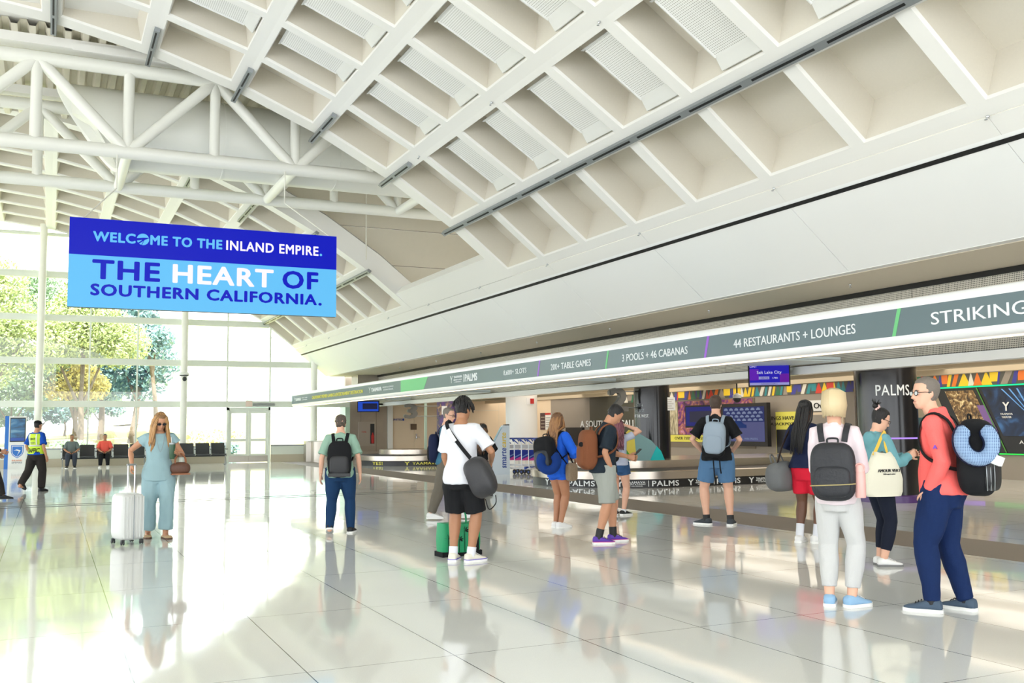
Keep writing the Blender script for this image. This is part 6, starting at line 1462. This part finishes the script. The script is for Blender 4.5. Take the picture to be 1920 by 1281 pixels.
def back_text(s, z, w, h, m, name='lettering', bold=.03):
    tm = text_mb(s, w=w/1.7, h=h/1.7, bold=bold); vs = []
    for x, y, zz in tm.v:
        yc, rx, ry = tsec(z+y); r_ = max(.02, 1-(x/(rx*1.02+.03))**2); vs.append(tuple(o.T((x, yc-(ry+.031)*sqrt(r_)-.003, z+y))*1.7))
    tm.v = vs; tm.build(name, m, vest, origin=(0, 0, 0), smooth=False)
back_text('TRAFFIC', .585, .32, .11, M_ink); back_text('ONT', .745, .16, .055, mat('green ink', (40, 80, 60), .6)); back_text('INTERNATIONAL', .70, .14, .02, M_track); back_text('AIRPORT', .68, .1, .02, M_track)
# passer-by cut off by the left edge
o = person('person in dark clothes walking in from the edge beside the kiosk', feetpt((-24, 940)), 88, 1.74, S_MID, dict(m=C_black, sleeve=1.9, hem=.48, name='jacket', sr=.02, loose=.018), dict(m=C_gbrown, len=1.95, loose=.016, name='trousers'), dict(m=B_, sole=M_dark), dict(k='short', m=H_black),
  arms=[dict(w=(-.12, .10, .56), hint=(-.5, -1, 0)), dict(w=(.13, .13, .60), hint=(.5, -1, 0))], feet=[(-.05, -.18, .03, 4, 30), (.05, .17, 0, 4, 0)])

# ================================================================ beam seating along the glass
M_seat = mat('black seat vinyl', (58, 60, 64), .5); M_leg = mat('satin aluminium', (190, 194, 196), .35, .7)
def bench(x0, label):
    t = thing('beam_seat', label, 'seating', (x0+1.575, 42.85, 0), group=None)
    MB().box(x0, x0+3.15, 42.82, 42.9, .33, .38).build('beam', M_dark, t, smooth=False)
    for i in range(5):
        xa = x0+.63*i+.04; xb = xa+.55; ym = 42.85
        mb = MB(); mb.hexa([(xa, ym-.28, .40), (xb, ym-.28, .40), (xb, ym+.2, .37), (xa, ym+.2, .37), (xa, ym-.28, .45), (xb, ym-.28, .45), (xb, ym+.2, .42), (xa, ym+.2, .42)]); mb.build('seat', M_seat, t, angle=20)
        mb = MB(); mb.hexa([(xa, ym+.18, .44), (xb, ym+.18, .44), (xb, ym+.22, .44), (xa, ym+.22, .44), (xa, ym+.30, .90), (xb, ym+.30, .90), (xb, ym+.34, .90), (xa, ym+.34, .90)]); mb.build('backrest', M_seat, t, angle=20)
    for i in range(6):
        xx = x0+.63*i
        mb = MB(); mb.box(xx-.02, xx+.02, 42.6, 43.05, .62, .65, 0); mb.box(xx-.015, xx+.015, 43.0, 43.06, .38, .92, 1); mb.build('armrest', [M_seat, M_leg], t, smooth=False)
    for xx in (x0+.05, x0+3.1):
        mb = MB(); mb.box(xx-.02, xx+.02, 42.5, 43.15, 0, .03); mb.box(xx-.02, xx+.02, 42.8, 42.9, .03, .36); mb.hexa([(xx-.02, 42.5, .03), (xx+.02, 42.5, .03), (xx+.02, 42.56, .03), (xx-.02, 42.56, .03), (xx-.02, 42.78, .33), (xx+.02, 42.78, .33), (xx+.02, 42.84, .33), (xx-.02, 42.84, .33)]); mb.build('leg', M_leg, t, smooth=False)
    return t
bench(.42, 'black five-seat airport bench with two seated men'); bench(3.62, 'empty black five-seat airport bench left of the glass doors')
def sitter(x, label, top, m, sk, hd, tw=0):
    return person(label, (x, 42.66, 0), 180-R(0)+0, 1.72, sk, dict(m=m, sleeve=.9, hem=.50, name='shirt', sr=.024, loose=.018), dict(m=C_black if tw else cloth('dark jeans', (58, 64, 76)), len=1.95, loose=.018, name='trousers'), dict(m=W if tw else B_, sole=W2), dict(k='shaved', m=H_black),
      arms=[dict(w=(-.07, .15, .36), hint=(-1, -.5, -.3)), dict(w=(.07, .15, .36), hint=(1, -.5, -.3))], feet=[(-.07, .24, 0, 8, 0), (.09, .24 if tw else .30, 0 if tw else .0, 8, 0)], sit=.50, head=(0, 14, 0), lean=-8, bw=1.08, face=True)
sitter(.79, 'seated man in grey striped shirt at the end of the bench', None, C_grey, S_BROWN, 0); sitter(2.0, 'seated man in salmon shirt on the black bench', None, C_salmon, S_BROWN, 0, 1)

# ================================================================ information kiosk
k0, k1 = floor_at(14, 880), floor_at(47, 879); kx0, kx1 = k0.x, k1.x; ky = (k0.y+k1.y)/2; kh = 2.05
kk = thing('info_kiosk', 'tall white information kiosk with blue edge and screen beside the guard', 'kiosk', ((kx0+kx1)/2, ky, 0))
MB().box(kx0, kx1, ky, ky+.35, 0, kh).build('cabinet', M_panelw, kk, smooth=False); MB().box(kx0-.14, kx0, ky+.02, ky+.40, 0, kh+.01).build('side_panel', mat('kiosk blue', (30, 110, 200), .4), kk, smooth=False)
kw = kx1-kx0; MB().box(kx0+kw*.07, kx1-kw*.05, ky-.03, ky, 1.05, kh-.06).build('screen_bezel', M_dark, kk, smooth=False)
MB().box(kx0+kw*.11, kx1-kw*.09, ky-.036, ky-.03, 1.22, kh-.1).build('screen_panel', noise_pic('kiosk blue screen', [(.3, (40, 56, 70)), (.5, (50, 110, 160)), (.7, (150, 190, 210))], (1.2, 1, 4), 1), kk, smooth=False); MB().box(kx0+kw*.11, kx1-kw*.09, ky-.036, ky-.03, 1.09, 1.21).build('status_bar', mat('kiosk deep blue', (40, 80, 170), .4), kk, smooth=False)
xm_ = (kx0+kx1)/2+kw*.02
def shield(s, m, d, name):
    P_ = [(-.5, .55), (.5, .55), (.5, -.05), (.42, -.28), (.25, -.45), (0, -.6), (-.25, -.45), (-.42, -.28), (-.5, -.05)]
    MB().face([(xm_+a*s, ky-d, .68+b*s) for a, b in P_]).build(name, m, kk, smooth=False)
shield(.44, MATS['kiosk blue'], .006, 'emblem'); shield(.39, M_panelw, .008, 'emblem'); shield(.35, MATS['kiosk blue'], .010, 'emblem')
MB().face([(xm_-.14, ky-.012, .70), (xm_-.02, ky-.012, .76), (xm_+.12, ky-.012, .72), (xm_+.03, ky-.012, .58), (xm_-.03, ky-.012, .46), (xm_+.06, ky-.012, .68), (xm_-.05, ky-.012, .72)]).build('emblem', M_panelw, kk, smooth=False)
for s_, z_, m_ in (('INLAND', .33, mat('orange kiosk print', (230, 150, 116), .5)), ('EMPIRE', .24, M_track)):
    tm = text_mb(s_, w=kw*.6, h=.06, bold=.02); tm.xform(frame_m((xm_, ky-.006, z_), (1, 0, 0), (0, 0, 1))); tm.build('lettering', m_, kk, smooth=False)

# ================================================================ luggage trolleys and their vending unit
M_tb = mat('trolley blue', (34, 66, 150), .4); M_frame = mat('trolley white metal', (226, 230, 234), .35, .3)
f0 = floor_at(925, 890)
tk = thing('trolley_machine', 'pale grey trolley rental machine with slanted top and vertical lettering', 'machine', (f0.x+.25, f0.y+.1, 0), R(-14), local=True)
prof = [(-.3, 0), (.3, 0), (.3, 1.5), (.1, 1.5), (-.3, .75)]
mb = MB(); mb.grid([[(x, y, z) for x, z in prof] for y in (-.16, .16)]); mb.build('cabinet', mat('pale blue grey enamel', (206, 218, 228), .4), tk, origin=(0, 0, 0), smooth=False)
MB().obox((-.11, 0, 1.13), V((.005, 0, -.0)), V((0, .12, 0)), V((.17, 0, .32))).build('slant_panel', mat('slant display', (150, 190, 206), .3), tk, origin=(0, 0, 0), smooth=False)
for s_, zc_, m_, w_ in (('smarte', .50, M_tb, .62), ('carte', 1.05, mat('trolley yellow', (226, 196, 60), .5), .46)):
    tm = text_mb(s_, w=w_, h=.15 if s_ == 'smarte' else .13, italic=.15, bold=.01); tm.xform(frame_m((.12, -.165, zc_), (0, 0, 1), (-1, 0, 0))); tm.build('lettering', m_, tk, origin=(0, 0, 0), smooth=False)
MB().box(.16, .3, -.14, .14, 1.5, 1.53).build('top_cap', M_dark, tk, origin=(0, 0, 0), smooth=False)
def trolley():
    t = thing('luggage_trolley', 'x', 'luggage trolley', (0, 0, 0), local=True)
    B = lambda mb, n, m, p=t, **k: mb.build(n, m, p, origin=(0, 0, 0), **k)
    mb = MB()
    for s in (-1, 1):
        mb.loft([(s*.24, .0, .16), (s*.24, .02, .5), (s*.24, .03, 1.0)], [.014]*3, 8); mb.loft([(s*.24, 0, .2), (s*.2, -.75, .16)], [.014]*2, 8)
    for z in (.86, .72): mb.loft([(-.24, .02, z), (.24, .02, z)], [.010]*2, 8)
    for y in (-.1, -.4, -.7): mb.loft([(-.22, y, .17), (.22, y, .17)], [.011]*2, 8)
    B(mb, 'frame', M_frame)
    mb = MB().box(-.225, .225, .005, .02, .42, .74, 0)
    for y in (.004, .021): mb.face([(-.225, y, .42), (.225, y, .42), (.225, y, .60), (-.225, y, .46)], 1); mb.face([(-.225, y+(y-.0125)*.1, .50), (.225, y+(y-.0125)*.1, .66), (.225, y+(y-.0125)*.1, .70), (-.225, y+(y-.0125)*.1, .54)], 2)
    B(mb, 'advert_panel', [mat('advert blue', (40, 66, 170), .5), mat('advert pink', (236, 84, 178), .5), mat('advert pale blue', (130, 170, 226), .5)], smooth=False)
    B(MB().box(-.23, .23, .0, .025, .78, .9), 'basket_panel', M_frame, smooth=False)
    hnd = B(MB().loft([(-.26, .03, 1.0), (-.26, .10, 1.09), (.26, .10, 1.09), (.26, .03, 1.0)], [.022, .026, .026, .022], 10), 'handle', M_tb)
    B(MB().loft([(-.26, .1, 1.09), (-.26, -.16, .94)], [.024, .014], 8), 'brake_lever', M_tb, hnd)
    B(MB().box(-.22, .22, -.76, -.7, .16, .24), 'bumper', M_tb, smooth=False)
    for x, y in ((-.22, .04), (.22, .04), (0, -.66)):
        w_ = B(MB().lathe([(.05, -.018), (.075, -.014), (.075, .014), (.05, .018)], seg=20).xform(MX.Translation((x, y, .075)) @ MX.Rotation(pi/2, 4, 'Y')), 'wheel', B_)
        B(MB().lathe([(.03, -.021), (.03, .021)], seg=14).xform(MX.Translation((x, y, .075)) @ MX.Rotation(pi/2, 4, 'Y')), 'hub', M_tb, w_)
    return t
tr = trolley(); a0, a1 = floor_at(952, 889), floor_at(1035, 891); row = (a1-a0).normalized(); 
ordn = ['nearest the rental machine', 'second from the rental machine', 'third from the rental machine', 'fourth from the rental machine', 'fifth from the rental machine', 'sixth from the rental machine, partly behind the woman in blue', 'last of the row behind the woman in blue']
for k in range(7):
    t = tr if k == 0 else copy_tree(tr); t.location = a0+row*(.265*k)+V((.25, .1, 0)); t.rotation_euler = (0, 0, R(18)); t['label'] = 'blue and white luggage trolley, '+ordn[k]; t['group'] = 'nested luggage trolleys'
rg = MB().rod(a0+V((-.5, .5, .28)), a0+row*2.2+V((.2, .5, .28)), .025, 8).rod(a0+V((-.5, .5, 0)), a0+V((-.5, .5, .6)), .025, 8).build('trolley_rail', M_frame, origin=a0+V((0, .5, 0))); tag(rg, 'low white guide rail behind the luggage trolleys', 'rail')
bpn = MB().box(12.9, 13.5, 29.0, 29.05, 0, .75).build('bulletin_panel', mat('brown panel', (140, 112, 88), .6), origin=(13.2, 29, 0), smooth=False); tag(bpn, 'brown panel behind the luggage trolleys at the white column', 'panel')
